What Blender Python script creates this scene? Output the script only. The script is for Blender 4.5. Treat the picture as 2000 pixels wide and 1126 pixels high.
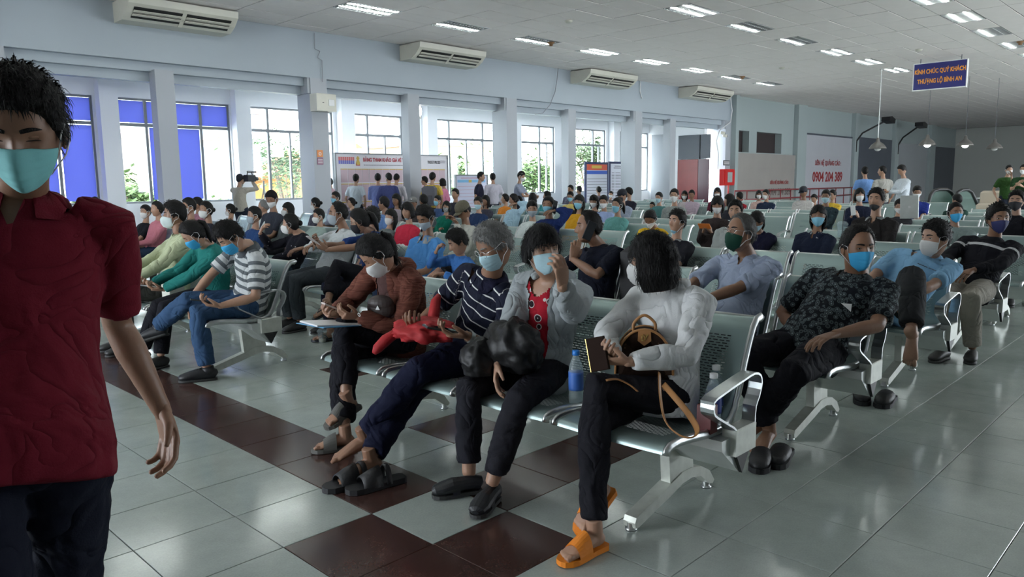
EXPO=0.60; WORLD=10.0; TUBE=38.; SUN=5.
import bpy, bmesh, math, random
import numpy as np
from mathutils import Vector, Matrix, noise
random.seed(7); RNG=np.random.RandomState(5)
scn=bpy.context.scene
for o in list(bpy.data.objects): bpy.data.objects.remove(o)
COL=scn.collection
# ---------------- camera, world, lights, exposure ----------------
W_,H_=2000,1126
FPX=1474.97765; YAW=0.774494834; PIT=-0.136529788; ROL=0.0131052456
CAM=np.array([-1.710286,-2.503276,1.340603])
def _rot(y,p,r):
    f=np.array([math.cos(p)*math.cos(y),math.cos(p)*math.sin(y),math.sin(p)])
    rt=np.array([math.sin(y),-math.cos(y),0.]); dn=np.cross(f,rt)
    return math.cos(r)*rt+math.sin(r)*dn, -math.sin(r)*rt+math.cos(r)*dn, f
RT,DN,FW=_rot(YAW,PIT,ROL)
def ray(x,y): return FW+(x-1000)/FPX*RT+(y-563)/FPX*DN
def onz(x,y,z=0.): d=ray(x,y); return CAM+d*(z-CAM[2])/d[2]
def onY(x,y,Y): d=ray(x,y); return CAM+d*(Y-CAM[1])/d[1]
def onX(x,y,X): d=ray(x,y); return CAM+d*(X-CAM[0])/d[0]
def atd(x,y,dd): return CAM+ray(x,y)*dd
def depth(p): return float((np.array(p)-CAM)@FW)
cd=bpy.data.cameras.new('camera'); cam=bpy.data.objects.new('camera',cd); COL.objects.link(cam)
cd.sensor_width=36; cd.lens=FPX/2000*36; cd.clip_start=0.05; cd.clip_end=300
cam.matrix_world=Matrix(((RT[0],-DN[0],-FW[0],CAM[0]),(RT[1],-DN[1],-FW[1],CAM[1]),(RT[2],-DN[2],-FW[2],CAM[2]),(0,0,0,1)))
scn.camera=cam
scn.view_settings.view_transform='Standard'; scn.view_settings.look='None'
scn.view_settings.gamma=1; scn.view_settings.use_curve_mapping=False
scn.view_settings.exposure=EXPO
wd=bpy.data.worlds.new('sky'); scn.world=wd; wd.use_nodes=True
nt=wd.node_tree; bg=nt.nodes['Background']; bg.inputs[0].default_value=(0.86,0.93,1.0,1); bg.inputs[1].default_value=WORLD
def portal(name,loc,rot,sx,sy):
    l=bpy.data.lights.new(name,'AREA'); l.shape='RECTANGLE'; l.size=sx; l.size_y=sy; l.cycles.is_portal=True
    o=bpy.data.objects.new(name,l); o.location=loc; o.rotation_euler=rot; COL.objects.link(o)
portal('window_portal',(10,15.95,2.3),(math.pi/2*-1,0,0),38,2.7)
portal('entrance_portal',(-8.6,5,1.6),(0,-math.pi/2,0),3.2,7)  # unseen rear opening, put in to let sky light into the hall
portal('side_portal',(34,-9.3,2.55),(math.pi/2,0,0),50,2.7)  # sky light through the openings added in the unseen right wall
sl=bpy.data.lights.new('sun','SUN'); sl.energy=SUN; sl.angle=.3; so=bpy.data.objects.new('sun',sl); COL.objects.link(so); so.rotation_euler=(math.radians(38),0,math.radians(-20)); sl.color=(1,.97,.93)
# ---------------- helpers ----------------
def tag(o,label=None,cat=None,group=None,kind=None):
    if label: o['label']=label
    if cat: o['category']=cat
    if group: o['group']=group
    if kind: o['kind']=kind
    return o
def empty(name,loc=(0,0,0),rz=0.):
    o=bpy.data.objects.new(name,None); o.location=loc; o.rotation_euler=(0,0,rz); o.empty_display_size=.1; COL.objects.link(o); return o
MATS={}
def mat(name,col,rough=.6,metal=0.,nscale=0,namp=0.,bump=0.,bscale=60,spec=None,emit=None,estr=0.,sheen=0.,trans=0.):
    if name in MATS: return MATS[name]
    m=bpy.data.materials.new(name); m.use_nodes=True; MATS[name]=m
    n=m.node_tree.nodes; l=m.node_tree.links; b=n['Principled BSDF']
    c=(col[0],col[1],col[2],1)
    b.inputs['Base Color'].default_value=c; b.inputs['Roughness'].default_value=rough; b.inputs['Metallic'].default_value=metal
    if spec is not None: b.inputs['Specular IOR Level'].default_value=spec
    if sheen: b.inputs['Sheen Weight'].default_value=sheen
    if trans: b.inputs['Transmission Weight'].default_value=trans
    if emit: b.inputs['Emission Color'].default_value=(*emit,1); b.inputs['Emission Strength'].default_value=estr
    if namp or bump:
        tc=n.new('ShaderNodeTexCoord')
    if namp:
        t=n.new('ShaderNodeTexNoise'); t.inputs['Scale'].default_value=nscale or 6; t.inputs['Detail'].default_value=5
        l.new(tc.outputs['Object'],t.inputs['Vector'])
        mx=n.new('ShaderNodeMix'); mx.data_type='RGBA'
        mx.inputs[6].default_value=tuple(max(0,v*(1-namp)) for v in col)+(1,); mx.inputs[7].default_value=tuple(min(1,v*(1+namp)) for v in col)+(1,)
        l.new(t.outputs['Fac'],mx.inputs[0]); l.new(mx.outputs[2],b.inputs['Base Color'])
    if bump:
        t=n.new('ShaderNodeTexNoise'); t.inputs['Scale'].default_value=bscale; t.inputs['Detail'].default_value=4
        l.new(tc.outputs['Object'],t.inputs['Vector'])
        bp=n.new('ShaderNodeBump'); bp.inputs['Strength'].default_value=bump; bp.inputs['Distance'].default_value=.01
        l.new(t.outputs['Fac'],bp.inputs['Height']); l.new(bp.outputs[0],b.inputs['Normal'])
    return m
class MB:
    def __init__(s): s.v=[]; s.f=[]; s.m=[]; s.uv=None
    def add(s,vs,fs,mi=0):
        o=len(s.v); s.v.extend([tuple(map(float,p)) for p in vs]); s.f.extend([tuple(i+o for i in f) for f in fs]); s.m.extend([mi]*len(fs)); return s
    def box(s,x0,x1,y0,y1,z0,z1,mi=0):
        return s.add([(x0,y0,z0),(x1,y0,z0),(x1,y1,z0),(x0,y1,z0),(x0,y0,z1),(x1,y0,z1),(x1,y1,z1),(x0,y1,z1)],[(3,2,1,0),(4,5,6,7),(0,1,5,4),(1,2,6,5),(2,3,7,6),(3,0,4,7)],mi)
    def bbox(s,x0,x1,y0,y1,z0,z1,b=.003,mi=0):
        # top-bevelled box
        vs=[(x0,y0,z0),(x1,y0,z0),(x1,y1,z0),(x0,y1,z0),(x0,y0,z1-b),(x1,y0,z1-b),(x1,y1,z1-b),(x0,y1,z1-b),(x0+b,y0+b,z1),(x1-b,y0+b,z1),(x1-b,y1-b,z1),(x0+b,y1-b,z1)]
        fs=[(3,2,1,0),(0,1,5,4),(1,2,6,5),(2,3,7,6),(3,0,4,7),(4,5,9,8),(5,6,10,9),(6,7,11,10),(7,4,8,11),(8,9,10,11)]
        return s.add(vs,fs,mi)
    def prism(s,poly,axis,a,b,mi=0):
        # poly: 2D points; axis 'x','y','z' extrusion from a to b
        def P(p,t):
            return {'x':(t,p[0],p[1]),'y':(p[0],t,p[1]),'z':(p[0],p[1],t)}[axis]
        n=len(poly); vs=[P(p,a) for p in poly]+[P(p,b) for p in poly]
        fs=[tuple(range(n)),tuple(range(2*n-1,n-1,-1))]+[(i,n+i,n+(i+1)%n,(i+1)%n) for i in range(n)]
        return s.add(vs,fs,mi)
    def tube(s,pts,r,n=8,mi=0,cap=True,ref=None,ry=None):
        pts=[np.array(p,float) for p in pts]; N=len(pts)
        r=[r]*N if np.isscalar(r) else list(r)
        ry=r if ry is None else ([ry]*N if np.isscalar(ry) else list(ry))
        vs=[]; u=None
        for i in range(N):
            t=pts[min(i+1,N-1)]-pts[max(i-1,0)]; t=t/(np.linalg.norm(t)+1e-9)
            if u is None:
                a=np.array(ref,float) if ref is not None else (np.array([0,0,1.]) if abs(t[2])<.9 else np.array([1.,0,0]))
            else: a=u
            u=a-t*(a@t); u/=np.linalg.norm(u)+1e-9
            w=np.cross(t,u)
            for k in range(n):
                c=2*math.pi*k/n; vs.append(pts[i]+u*math.cos(c)*r[i]+w*math.sin(c)*ry[i])
        fs=[]
        for i in range(N-1):
            for k in range(n):
                a=i*n+k; b=i*n+(k+1)%n; fs.append((a,b,b+n,a+n))
        if cap: fs.append(tuple(range(n-1,-1,-1))); fs.append(tuple((N-1)*n+k for k in range(n)))
        return s.add(vs,fs,mi)
    def lathe(s,prof,c=(0,0,0),n=16,mi=0):
        vs=[];fs=[]
        for (r,z) in prof:
            for k in range(n):
                a=2*math.pi*k/n; vs.append((c[0]+r*math.cos(a),c[1]+r*math.sin(a),c[2]+z))
        for i in range(len(prof)-1):
            for k in range(n):
                a=i*n+k;b=i*n+(k+1)%n; fs.append((a,b,b+n,a+n))
        fs.append(tuple(range(n-1,-1,-1))); fs.append(tuple((len(prof)-1)*n+k for k in range(n)))
        return s.add(vs,fs,mi)
    def ell(s,c,r,nu=12,nv=8,R=None,mi=0):
        vs=[];fs=[]; c=np.array(c,float); r=np.array(r,float)
        for j in range(nv+1):
            t=math.pi*j/nv
            for i in range(nu):
                a=2*math.pi*i/nu
                p=np.array([math.sin(t)*math.cos(a),math.sin(t)*math.sin(a),math.cos(t)])*r
                if R is not None: p=R@p
                vs.append(c+p)
        for j in range(nv):
            for i in range(nu):
                a=j*nu+i;b=j*nu+(i+1)%nu; fs.append((a,a+nu,b+nu,b))
        return s.add(vs,fs,mi)
    def mesh(s,name,mats,smooth=False):
        me=bpy.data.meshes.new(name); me.from_pydata(s.v,[],s.f)
        for m in (mats if isinstance(mats,(list,tuple)) else [mats]): me.materials.append(m)
        if len(me.materials)>1: me.polygons.foreach_set('material_index',s.m)
        if smooth: me.polygons.foreach_set('use_smooth',[True]*len(me.polygons))
        me.update(); return me
    def build(s,name,mats,parent=None,smooth=False,loc=None,rz=0.):
        o=bpy.data.objects.new(name,s.mesh(name,mats,smooth)); COL.objects.link(o)
        if parent is not None: o.parent=parent
        if loc is not None: o.location=loc
        if rz: o.rotation_euler=(0,0,rz)
        return o
def struct(name,mb,m,smooth=False):
    o=mb.build(name,m,None,smooth); o['kind']='structure'; return o
def kids(o): return [c for c in bpy.data.objects if c.parent==o]
def copy_tree(o,ks,parent=None):
    c=o.copy(); COL.objects.link(c); c.parent=parent
    for ch in ks.get(o.name,[]): copy_tree(ch,ks,c)
    return c
def kmap(root):
    d={}
    def rec(o):
        d[o.name]=[c for c in bpy.data.objects if c.parent==o]
        for c in d[o.name]: rec(c)
    rec(root); return d
def text(name,s,size,m,parent,M,sx=1.,ext=.002,align='LEFT',shear=0.,bold=0.,space=1.):
    cu=bpy.data.curves.new(name,'FONT'); cu.body=s; cu.size=size; cu.extrude=ext; cu.align_x=align; cu.align_y='CENTER'; cu.shear=shear; cu.offset=bold; cu.space_character=space; cu.resolution_u=3
    o=bpy.data.objects.new(name,cu); COL.objects.link(o)
    dg=bpy.context.evaluated_depsgraph_get(); me=bpy.data.meshes.new_from_object(o.evaluated_get(dg)); bpy.data.objects.remove(o)
    me.transform(Matrix.Diagonal((sx,1,1,1))); me.transform(Matrix(M)); me.materials.clear(); me.materials.append(m)
    q=bpy.data.objects.new(name,me); COL.objects.link(q); q.parent=parent; return q
def wallM(x,y,z): # text facing -Y
    return ((1,0,0,x),(0,0,-1,y),(0,1,0,z),(0,0,0,1))
# ---------------- materials ----------------
M_wall=mat('wall_paint',(.36,.405,.45),.55,nscale=.7,namp=.07)
M_wallin=mat('inner_white_paint',(.86,.87,.90),.6,nscale=.8,namp=.04)
M_ceil=mat('ceiling_panel_white',(.86,.80,.78),.8,nscale=3,namp=.05)
M_grid=mat('ceiling_gap',(.05,.05,.05),.8)
M_dark=mat('dark_grey_panel',(.075,.085,.105),.45,nscale=2,namp=.15)
M_lgrey=mat('light_grey_board',(.42,.43,.46),.35,nscale=2,namp=.06)
M_black=mat('black_plastic',(.012,.012,.013),.4)
M_chrome=mat('brushed_steel',(.56,.58,.58),.30,1.,nscale=30,namp=.1)
M_silver=mat('silver_paint',(.62,.65,.63),.35,.55,nscale=18,namp=.12)
M_leg=mat('aged_silver_paint',(.50,.52,.47),.42,.4,nscale=25,namp=.22)
M_red=mat('red_paint',(.55,.02,.02),.35)
M_white=mat('white_plastic',(.75,.75,.75),.4)
M_cream=mat('cream_plastic',(.62,.60,.52),.45,nscale=6,namp=.06)
M_frame=mat('window_frame_metal',(.20,.215,.23),.5)
M_col=mat('column_paint',(.38,.40,.435),.5,nscale=1.5,namp=.06)
def floor_mat(name,c1,c2,rough,seed):
    m=bpy.data.materials.new(name); m.use_nodes=True; n=m.node_tree.nodes; l=m.node_tree.links; b=n['Principled BSDF']
    g=n.new('ShaderNodeNewGeometry')
    t=n.new('ShaderNodeTexNoise'); t.inputs['Scale'].default_value=2.2; t.inputs['Detail'].default_value=8; t.inputs['Roughness'].default_value=.7
    t2=n.new('ShaderNodeTexNoise'); t2.inputs['Scale'].default_value=140; t2.inputs['Detail'].default_value=2
    l.new(g.outputs['Position'],t.inputs['Vector']); l.new(g.outputs['Position'],t2.inputs['Vector'])
    ad=n.new('ShaderNodeMath'); ad.operation='MULTIPLY_ADD'; ad.inputs[1].default_value=.35; l.new(t2.outputs['Fac'],ad.inputs[0]); l.new(t.outputs['Fac'],ad.inputs[2])
    r=n.new('ShaderNodeValToRGB'); r.color_ramp.elements[0].position=.45; r.color_ramp.elements[0].color=(*c1,1); r.color_ramp.elements[1].position=.85; r.color_ramp.elements[1].color=(*c2,1)
    l.new(ad.outputs[0],r.inputs[0]); l.new(r.outputs[0],b.inputs['Base Color'])
    mr=n.new('ShaderNodeMapRange'); mr.inputs[3].default_value=rough*.7; mr.inputs[4].default_value=rough*1.5; l.new(t.outputs['Fac'],mr.inputs[0]); l.new(mr.outputs[0],b.inputs['Roughness'])
    b.inputs['Specular IOR Level'].default_value=.55
    return m
M_tile=floor_mat('pale_green_grey_tile',(.29,.335,.31),(.41,.455,.425),.13,0)
M_brown=floor_mat('dark_brown_tile',(.045,.022,.018),(.075,.038,.032),.16,1)
# ---------------- floor ----------------
T=.4; TV=.4*.98398303
XF,XB=58.5,-8.5; YL,YR=12.78,-9.
fb=MB().box(XB,XF,YR,16.2,-.12,-.008)
floor=struct('floor',fb,mat('grout',(.05,.055,.05),.8))
def brown(u,v):
    if u==0 and v<0: return True
    if (u,v) in ((-1,0),(0,1),(-1,1),(3,-6),(2,-2)): return True
    if v==0 and 1<=u<=3: return True
    if u==0 and v in(0,): return False
    return False
tiles=[]
for u in range(int(XB/T),int(XF/T)):
    for v in range(-int(16.0/TV),int(-YR/TV)):
        c=np.array([(u+.5)*T,-(v+.5)*TV,0]); d=c-CAM; z=d@FW
        vis=z>.8 and abs(d@RT/z)<.78 and (d@DN/z)<.50
        tiles.append((z if vis else 1e3,u,v,c))
tiles.sort(key=lambda t:t[0])
g=.0016
tm=MB().bbox(-T/2+g,T/2-g,-TV/2+g,TV/2-g,-.01,0,.0015).mesh('tile',M_tile)
tb=MB().bbox(-T/2+g,T/2-g,-TV/2+g,TV/2-g,-.01,0,.0015).mesh('tile',M_brown)
rest=MB()
for i,(z,u,v,c) in enumerate(tiles):
    br=brown(u,v)
    if i<300:
        o=bpy.data.objects.new('tile',tb if br else tm); o.location=c+np.array([0,0,random.uniform(-.0004,.0)]); COL.objects.link(o); o.parent=floor
        if br: o['label']='dark brown floor tile'
    elif z<900 or (c[0]>-3 and c[1]>-6):
        rest.box(c[0]-T/2+g,c[0]+T/2-g,c[1]-TV/2+g,c[1]+TV/2-g,-.01,0,1 if br else 0)
    else: rest.box(c[0]-T/2+g,c[0]+T/2-g,c[1]-TV/2+g,c[1]+TV/2-g,-.01,0,0)
ro=rest.build('tile_field',[M_tile,M_brown],floor); ro['kind']='stuff'
# ---------------- ceiling ----------------
HC=4.77
ceil=struct('ceiling',MB().box(XB,XF,YR,YL+.2,HC+.012,HC+.2),M_grid)
PX,PY=1.22,.61; X0=6.75-12*PX; Y0=10.23+.3-.61*2
lights=set()
for r,(yy,xs) in enumerate(((10.2,6.75),(6.15,6.75),(2.3,7.2))):
    iy=round((yy-YR-0)/PY-.5)
    for k in range(-3,8):
        ix=12+2*k
        if r==2: ix=12+2*k+1-1
        lights.add((ix,iy))
pan=[]
nx=int((XF-X0)/PX)
for i in range(-4,nx+1):
    for j in range(0,int((YL-YR)/PY)+1):
        x0=X0+i*PX; y0=YR+j*PY
        if x0<XB or x0+PX>XF: continue
        y1=min(y0+PY,YL)
        if y1-y0<.05: continue
        d=np.array([x0+.6,(y0+y1)/2,HC])-CAM; z=d@FW
        vis=z>1 and abs(d@RT/z)<.75 and d@DN/z>-.42
        pan.append((z if vis else 1e3,i,j,x0,y0,y1))
pan.sort(key=lambda t:t[0])
pm=MB().bbox(-PX/2+.011,PX/2-.011,-PY/2+.011,PY/2-.011,-.012,0,.003)
pm.v=[(a,b,-c) for a,b,c in pm.v]; pm.f=[f[::-1] for f in pm.f]; pm=pm.mesh('ceiling_panel',M_ceil)
rest=MB(); cnt=0
for z,i,j,x0,y0,y1 in pan:
    if (i,j) in lights: continue
    if cnt<300 and z<900 and y1-y0>.6:
        cnt+=1
        o=bpy.data.objects.new('ceiling_panel',pm); o.location=(x0+PX/2,(y0+y1)/2,HC+random.uniform(-.004,.003)); o.rotation_euler=(random.uniform(-.008,.008),random.uniform(-.004,.004),0); COL.objects.link(o); o.parent=ceil
    else: rest.box(x0+.012,x0+PX-.012,y0+.012,y1-.012,HC-.0,HC+.01)
ro=rest.build('ceiling_panel_field',M_ceil,ceil); ro['kind']='stuff'
# recessed fluorescent fixtures
M_tube=mat('fluorescent_tube',(1,1,1),.4,emit=(.92,1.,.95),estr=TUBE)
M_off=mat('unlit_tube',(.8,.8,.8),.4)
M_lam=mat('lamp_reflector',(.75,.76,.76),.25,.7)
def fixture():
    r=empty('ceiling_light')
    b=MB(); b.box(-.6,.6,-.295,.295,.06,.07); b.box(-.605,-.59,-.3,.3,-.004,.07); b.box(.59,.605,-.3,.3,-.004,.07); b.box(-.6,.6,-.3,-.285,-.004,.07); b.box(-.6,.6,.285,.3,-.004,.07)
    b.build('housing',M_lam,r)
    l=MB()
    for x in np.linspace(-.55,.55,14): l.box(x-.002,x+.002,-.28,.28,-.010,.02)
    l.box(-.59,.59,-.004,.004,-.002,.03)
    l.build('louvre',M_lam,r)
    for y in (-.14,.14): MB().tube([(-.56,y,.014),(.56,y,.014)],.018,8).build('tube',M_tube,r,True)
    return r
fx=fixture(); fk=kmap(fx); first=True
rown={0:'nearest the window wall',1:'along the middle of the ceiling',2:'furthest from the windows'}
LC={}; ORD=['first','second','third','fourth','fifth','sixth','seventh','eighth','ninth','tenth','eleventh','twelfth']
iys=sorted({j for i,j in lights},reverse=True); nl=0
for (i,j) in sorted(lights):
    x0=X0+i*PX;y0=YR+j*PY
    if x0<XB: continue
    if first: o=fx; first=False
    else: o=copy_tree(fx,fk)
    o.location=(x0+PX/2,y0+PY/2,HC)
    cc=np.array([x0+PX/2,y0+PY/2,HC])-CAM; zz=cc@FW; seen=zz>0 and abs(1000+FPX*(cc@RT)/zz-1000)<1040 and 563+FPX*(cc@DN)/zz>-20
    rw_=iys.index(j); cnt_=LC.setdefault((rw_,seen),0); LC[(rw_,seen)]+=1
    if seen: tag(o,'%s ceiling light from the left in the row %s'%(ORD[cnt_],rown[rw_]),'ceiling light','recessed ceiling lights')
    else: tag(o,'ceiling light outside the photo, row %s'%rown[rw_],'ceiling light','ceiling lights outside the photo, row '+rown[rw_])
    nl+=1
    # dead tubes in the fixtures the photo shows dark on one side
    if (nl*7)%5<2:
        for c in kids(o):
            if c.name.startswith('tube'):
                c.data=c.data.copy(); c.data.materials[0]=M_off; break
# ---------------- window wall ----------------
# upper wall with stepped soffit
w=MB(); w.prism([(12.78,HC+.02),(12.78,3.76),(12.94,3.76),(12.94,3.59),(13.10,3.59),(13.10,3.42),(13.30,3.42),(13.30,HC+.02)],'x',XB,27.0)
wall=struct('wall_window_side',w,M_wall)
COLX=[1.33,7.56,13.78,20.0,26.2]
for X in COLX+[-4.9]:
    c=MB(); c.box(X,X+.42,12.775,13.36,0,3.76); c.box(X-.06,X,12.80,13.36,3.42,3.76)
    struct('trim_column',c,M_col)
for X in (-1.8,4.2,10.3,16.5,22.2):
    struct('trim_post',MB().box(X,X+.36,12.79,13.08,0,3.62),M_col)
# outer wall
YO=15.8
o_=MB(); o_.box(XB,25.3,YO,YO+.25,0,1.02); o_.box(XB,25.3,YO,YO+.25,3.39,4.0); 
WX=[(-7.95+3.09*i) for i in range(0,4)]
wins=[(-7.9,-5.3),(-4.8,-2.2),(-1.75,.85),(1.3,4.0),(4.45,7.1),(7.5,10.05),(10.6,13.1),(13.68,16.85),(17.25,19.32),(20.35,22.35),(22.8,23.4),(24.6,25.3)]
prev=XB
for a,b in wins:
    if a>prev: o_.box(prev,a,YO,YO+.25,1.02,3.39)
    prev=b
struct('wall_outer',o_,M_wallin)
sf=MB().box(XB,25.3,13.2,YO+.2,4.0,4.15); struct('ceiling_gallery',sf,M_wallin)
for i,X in enumerate([4.05,7.13,10.15,13.17,16.9,19.75,22.5,23.9]):
    struct('trim_pilaster',MB().box(X,X+.38 if i!=2 else X+.42,YO-.28,YO,0,4.0),M_wallin)
M_glass=bpy.data.materials.new('window_glass'); M_glass.use_nodes=True
n=M_glass.node_tree.nodes; l=M_glass.node_tree.links; n.remove(n['Principled BSDF'])
tr=n.new('ShaderNodeBsdfTransparent'); tr.inputs[0].default_value=(.93,.96,.95,1); gl=n.new('ShaderNodeBsdfGlossy'); gl.inputs['Roughness'].default_value=.02; mx=n.new('ShaderNodeMixShader'); mx.inputs[0].default_value=.05
l.new(tr.outputs[0],mx.inputs[1]); l.new(gl.outputs[0],mx.inputs[2]); l.new(mx.outputs[0],n['Material Output'].inputs[0])
M_blue=mat('blue_window_film',(.20,.24,.60),.5)
n=M_blue.node_tree.nodes; l=M_blue.node_tree.links
tl=n.new('ShaderNodeBsdfTranslucent'); tl.inputs[0].default_value=(.19,.21,.45,1); mx=n.new('ShaderNodeMixShader'); mx.inputs[0].default_value=.65
l.new(n['Principled BSDF'].outputs[0],mx.inputs[1]); l.new(tl.outputs[0],mx.inputs[2]); l.new(mx.outputs[0],n['Material Output'].inputs[0])
def split(a,b,i):
    w=b-a
    if w<1.2: return [a,b]
    if w<2.4: return [a,a+w*.64,b]
    return [a,a+w*.25,a+w*.73,b] if i!=7 else [a,a+w*.2,a+w*.66,b]
wn=0
ALLW={}
for i,(a,b) in enumerate(wins):
    wn+=1
    r=empty('window_%d'%wn,(a,YO+.1,1.02)); r['kind']='structure'
    W=b-a; H=2.37; f=.045
    fm=MB(); fm.box(0,W,-.04,.04,0,f); fm.box(0,W,-.04,.04,H-f,H); fm.box(0,f,-.04,.04,f,H-f); fm.box(W-f,W,-.04,.04,f,H-f); fm.box(f,W-f,-.045,.045,1.745,1.815)
    xs=[x-a for x in split(a,b,i)]
    for x in xs[1:-1]: fm.box(x-.03,x+.03,-.04,.04,f,H-f)
    fm.build('window_frame',M_frame,r)
    blue=set()
    if i<=3: blue={'L','U'}
    for k in range(len(xs)-1):
        for nm,z0,z1 in (('L',f,1.75),('U',1.81,H-f)):
            x0,x1=xs[k]+.02,xs[k+1]-.02
            MB().box(x0,x1,-.004,.004,z0,z1).build('pane',M_glass,r)
            fill=False
            if i<=3: fill=True
            if i==4:
                fill = nm=='U' or k==1 
                if nm=='L' and k==1: pass
            if fill:
                gp=.045 if nm=='L' else .02
                q=MB().box(x0+gp,x1-gp*.6,-.02,-.012,z0+gp*.8,z1-gp*.4).build('blue_film',M_blue,r); q['label']='blue sun film'
        if len(xs)>2 and k==1 and i>4:
            q=MB(); xm=(xs[1]+xs[2])/2; q.box(xm-.02,xm+.02,-.045,.035,f,1.75); q.build('sash_bar',M_frame,r)
# end wall of the gallery
e=MB(); e.box(25.3,25.5,13.2,16.05,0,4.0); struct('wall_gallery_end',e,M_wallin)
# ---------------- gallery end, far part of the long wall, far wall ----------------
g_=MB(); g_.box(25.22,25.3,14.78,15.62,0,3.3); struct('trim_end_pier',g_,M_col)
g_=MB(); g_.box(25.2,25.28,13.36,14.32,2.26,3.2); g_.box(25.2,25.28,12.9,13.30,2.26,3.2); struct('trim_dark_infill',g_,M_dark)
t=MB().box(25.14,25.2,13.38,14.3,0,2.24).build('partition_board',mat('dark_red_board',(.22,.02,.018),.35,nscale=3,namp=.2)); tag(t,'glossy dark red board closing the end of the gallery','board')
t=MB().box(25.14,25.2,12.9,13.36,0,2.24).build('partition_board',mat('maroon_board',(.07,.015,.03),.25)); tag(t,'narrow dark maroon panel beside the red board','board')
Y0=12.78
fw=MB()
fw.box(26.62,XF,Y0,Y0+.3,3.42,HC+.02)
fw.box(26.62,33.35,Y0+.02,Y0+.3,0,2.55)
for a,b in ((26.62,26.85),(28.17,28.85),(31.2,33.35),(33.35,XF)): fw.box(a,b,Y0,Y0+.3,2.55,3.42)
fw.box(33.35,XF,Y0+.02,Y0+.3,0,2.55)
struct('wall_far_left',fw,mat('wall_green_grey',(.33,.385,.385),.5,nscale=.6,namp=.06))
struct('trim_opening_back',MB().box(26.5,31.5,Y0+.31,Y0+.36,2.4,3.5),mat('dark_void',(.03,.02,.02),.7))  # dark sheet added to block the sky, its colour stands for unlit depth
for X,wd_ in ((26.62,.25),(32.4,.95),(39.3,.55),(45.5,.65),(52.2,1.0)):
    struct('trim_pier',MB().box(X,X+wd_,Y0-.22,Y0,0,HC),mat('wall_green_grey',(.33,.385,.385),.5))
struct('wall_far_end',MB().box(XF,XF+.2,YR,Y0+.3,0,HC+.02),mat('far_wall_grey',(.46,.48,.45),.6,nscale=.5,namp=.06))
rr=MB(); rr.box(XB,XF,YR-.2,YR,0,1.2); rr.box(XB,XF,YR-.2,YR,3.9,HC+.02); rr.box(XB,9,YR-.2,YR,1.2,3.9)
for x in range(9,42,4): rr.box(x,x+.7,YR-.2,YR,1.2,3.9)  # openings added in this unseen wall to brighten the hall with daylight
rr.box(42,XF,YR-.2,YR,1.2,3.9)
struct('wall_right',rr,mat('right_wall_paint',(.5,.53,.55),.6))
rw=MB(); rw.box(XB-.2,XB,YR,16.1,3.2,HC+.2); rw.box(XB-.2,XB,YR,1.5,0,3.2); rw.box(XB-.2,XB,8.5,16.1,0,3.2)  # unseen; gap left between the lower parts to admit light from behind
struct('wall_rear',rw,M_wall)
def panel(name,x0,x1,z0,z1,m,lab,y=Y0-.06,th=.05):
    b=MB(); b.box(x0,x1,y,y+th,z0,z1); o=b.build(name,m); tag(o,lab,'panel'); return o
M_board=mat('worn_grey_board',(.30,.28,.26),.5,nscale=1.2,namp=.12)
M_txt=mat('dark_red_lettering',(.30,.03,.03),.5)
b1=empty('advertising_board',(26.8,Y0-.12,0)); tag(b1,'worn grey hoarding with half-scraped red phone number below the dark openings','panel')
MB().box(0,6.1,0,.06,0,1.88).build('board',M_board,b1); MB().box(0,6.15,-.02,.06,1.88,2.50).build('upper_board',M_board,b1); MB().box(6.08,6.15,-.03,.02,0,2.5).build('edge_strip',M_dark,b1)
text('lettering','LIÊN HỆ QUẢNG CÁO :',.20,M_txt,b1,wallM(4.1,-.012,1.28),sx=.9,align='CENTER',bold=.003)
text('lettering','0904 204 389',.42,mat('scraped_lettering',(.16,.12,.11),.5,nscale=20,namp=.7),b1,wallM(4.1,-.012,.86),sx=.95,align='CENTER',bold=.008)
b2=empty('advertising_board',(33.4,Y0-.08,0)); tag(b2,'tall pale grey wall panel with dark red phone number 0904 204 389','panel')
MB().box(0,5.85,0,.06,0,3.52).build('board',M_lgrey,b2); MB().box(0,5.85,-.02,0,3.48,3.56).build('top_strip',M_dark,b2)
text('lettering','LIÊN HỆ QUẢNG CÁO :',.32,M_txt,b2,wallM(2.9,-.012,2.18),sx=.95,align='CENTER',bold=.006)
text('lettering','0904 204 389',.66,M_txt,b2,wallM(2.9,-.012,1.5),sx=1.0,align='CENTER',bold=.016)
panel('wall_panel',39.9,45.4,0,3.6,M_dark,'dark grey wall panel beside the pale panel with the phone number')
panel('wall_panel',46.2,52.1,0,3.5,mat('glossy_grey_panel',(.36,.38,.40),.12,nscale=1,namp=.05),'glossy light grey wall panel reflecting lamps between two dark panels')
panel('wall_panel',53.3,58.3,0,3.45,M_dark,'dark grey wall panel nearest the far end wall')
# fire cabinet
fc=empty('fire_cabinet',(25.75,12.58,1.2)); tag(fc,'red fire cabinet with glazed door on the white pillar','cabinet')
MB().box(0,.95,0,.18,0,.64).build('body',M_red,fc); q=MB().box(.08,.87,-.02,0,.06,.58).build('door',M_red,fc); MB().box(.28,.66,-.03,-.02,.12,.52).build('door_glass',mat('cabinet_glass',(.35,.36,.36),.15),q)
MB().tube([(.5,.05,0),(.5,.05,-1.2)],.03).build('pipe',M_red,fc)
ns=empty('pillar_notice',(25.9,12.7,2.05)); tag(ns,'small dark notice plate on the pillar above the fire cabinet','notice'); MB().box(0,.5,-.02,0,-.06,.14).build('plate',mat('notice_dark',(.05,.05,.06),.5),ns)
for z in(.0,.07): MB().box(.04,.46,-.026,-.02,z-.015,z+.02).build('text_line',M_white,ns)
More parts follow.
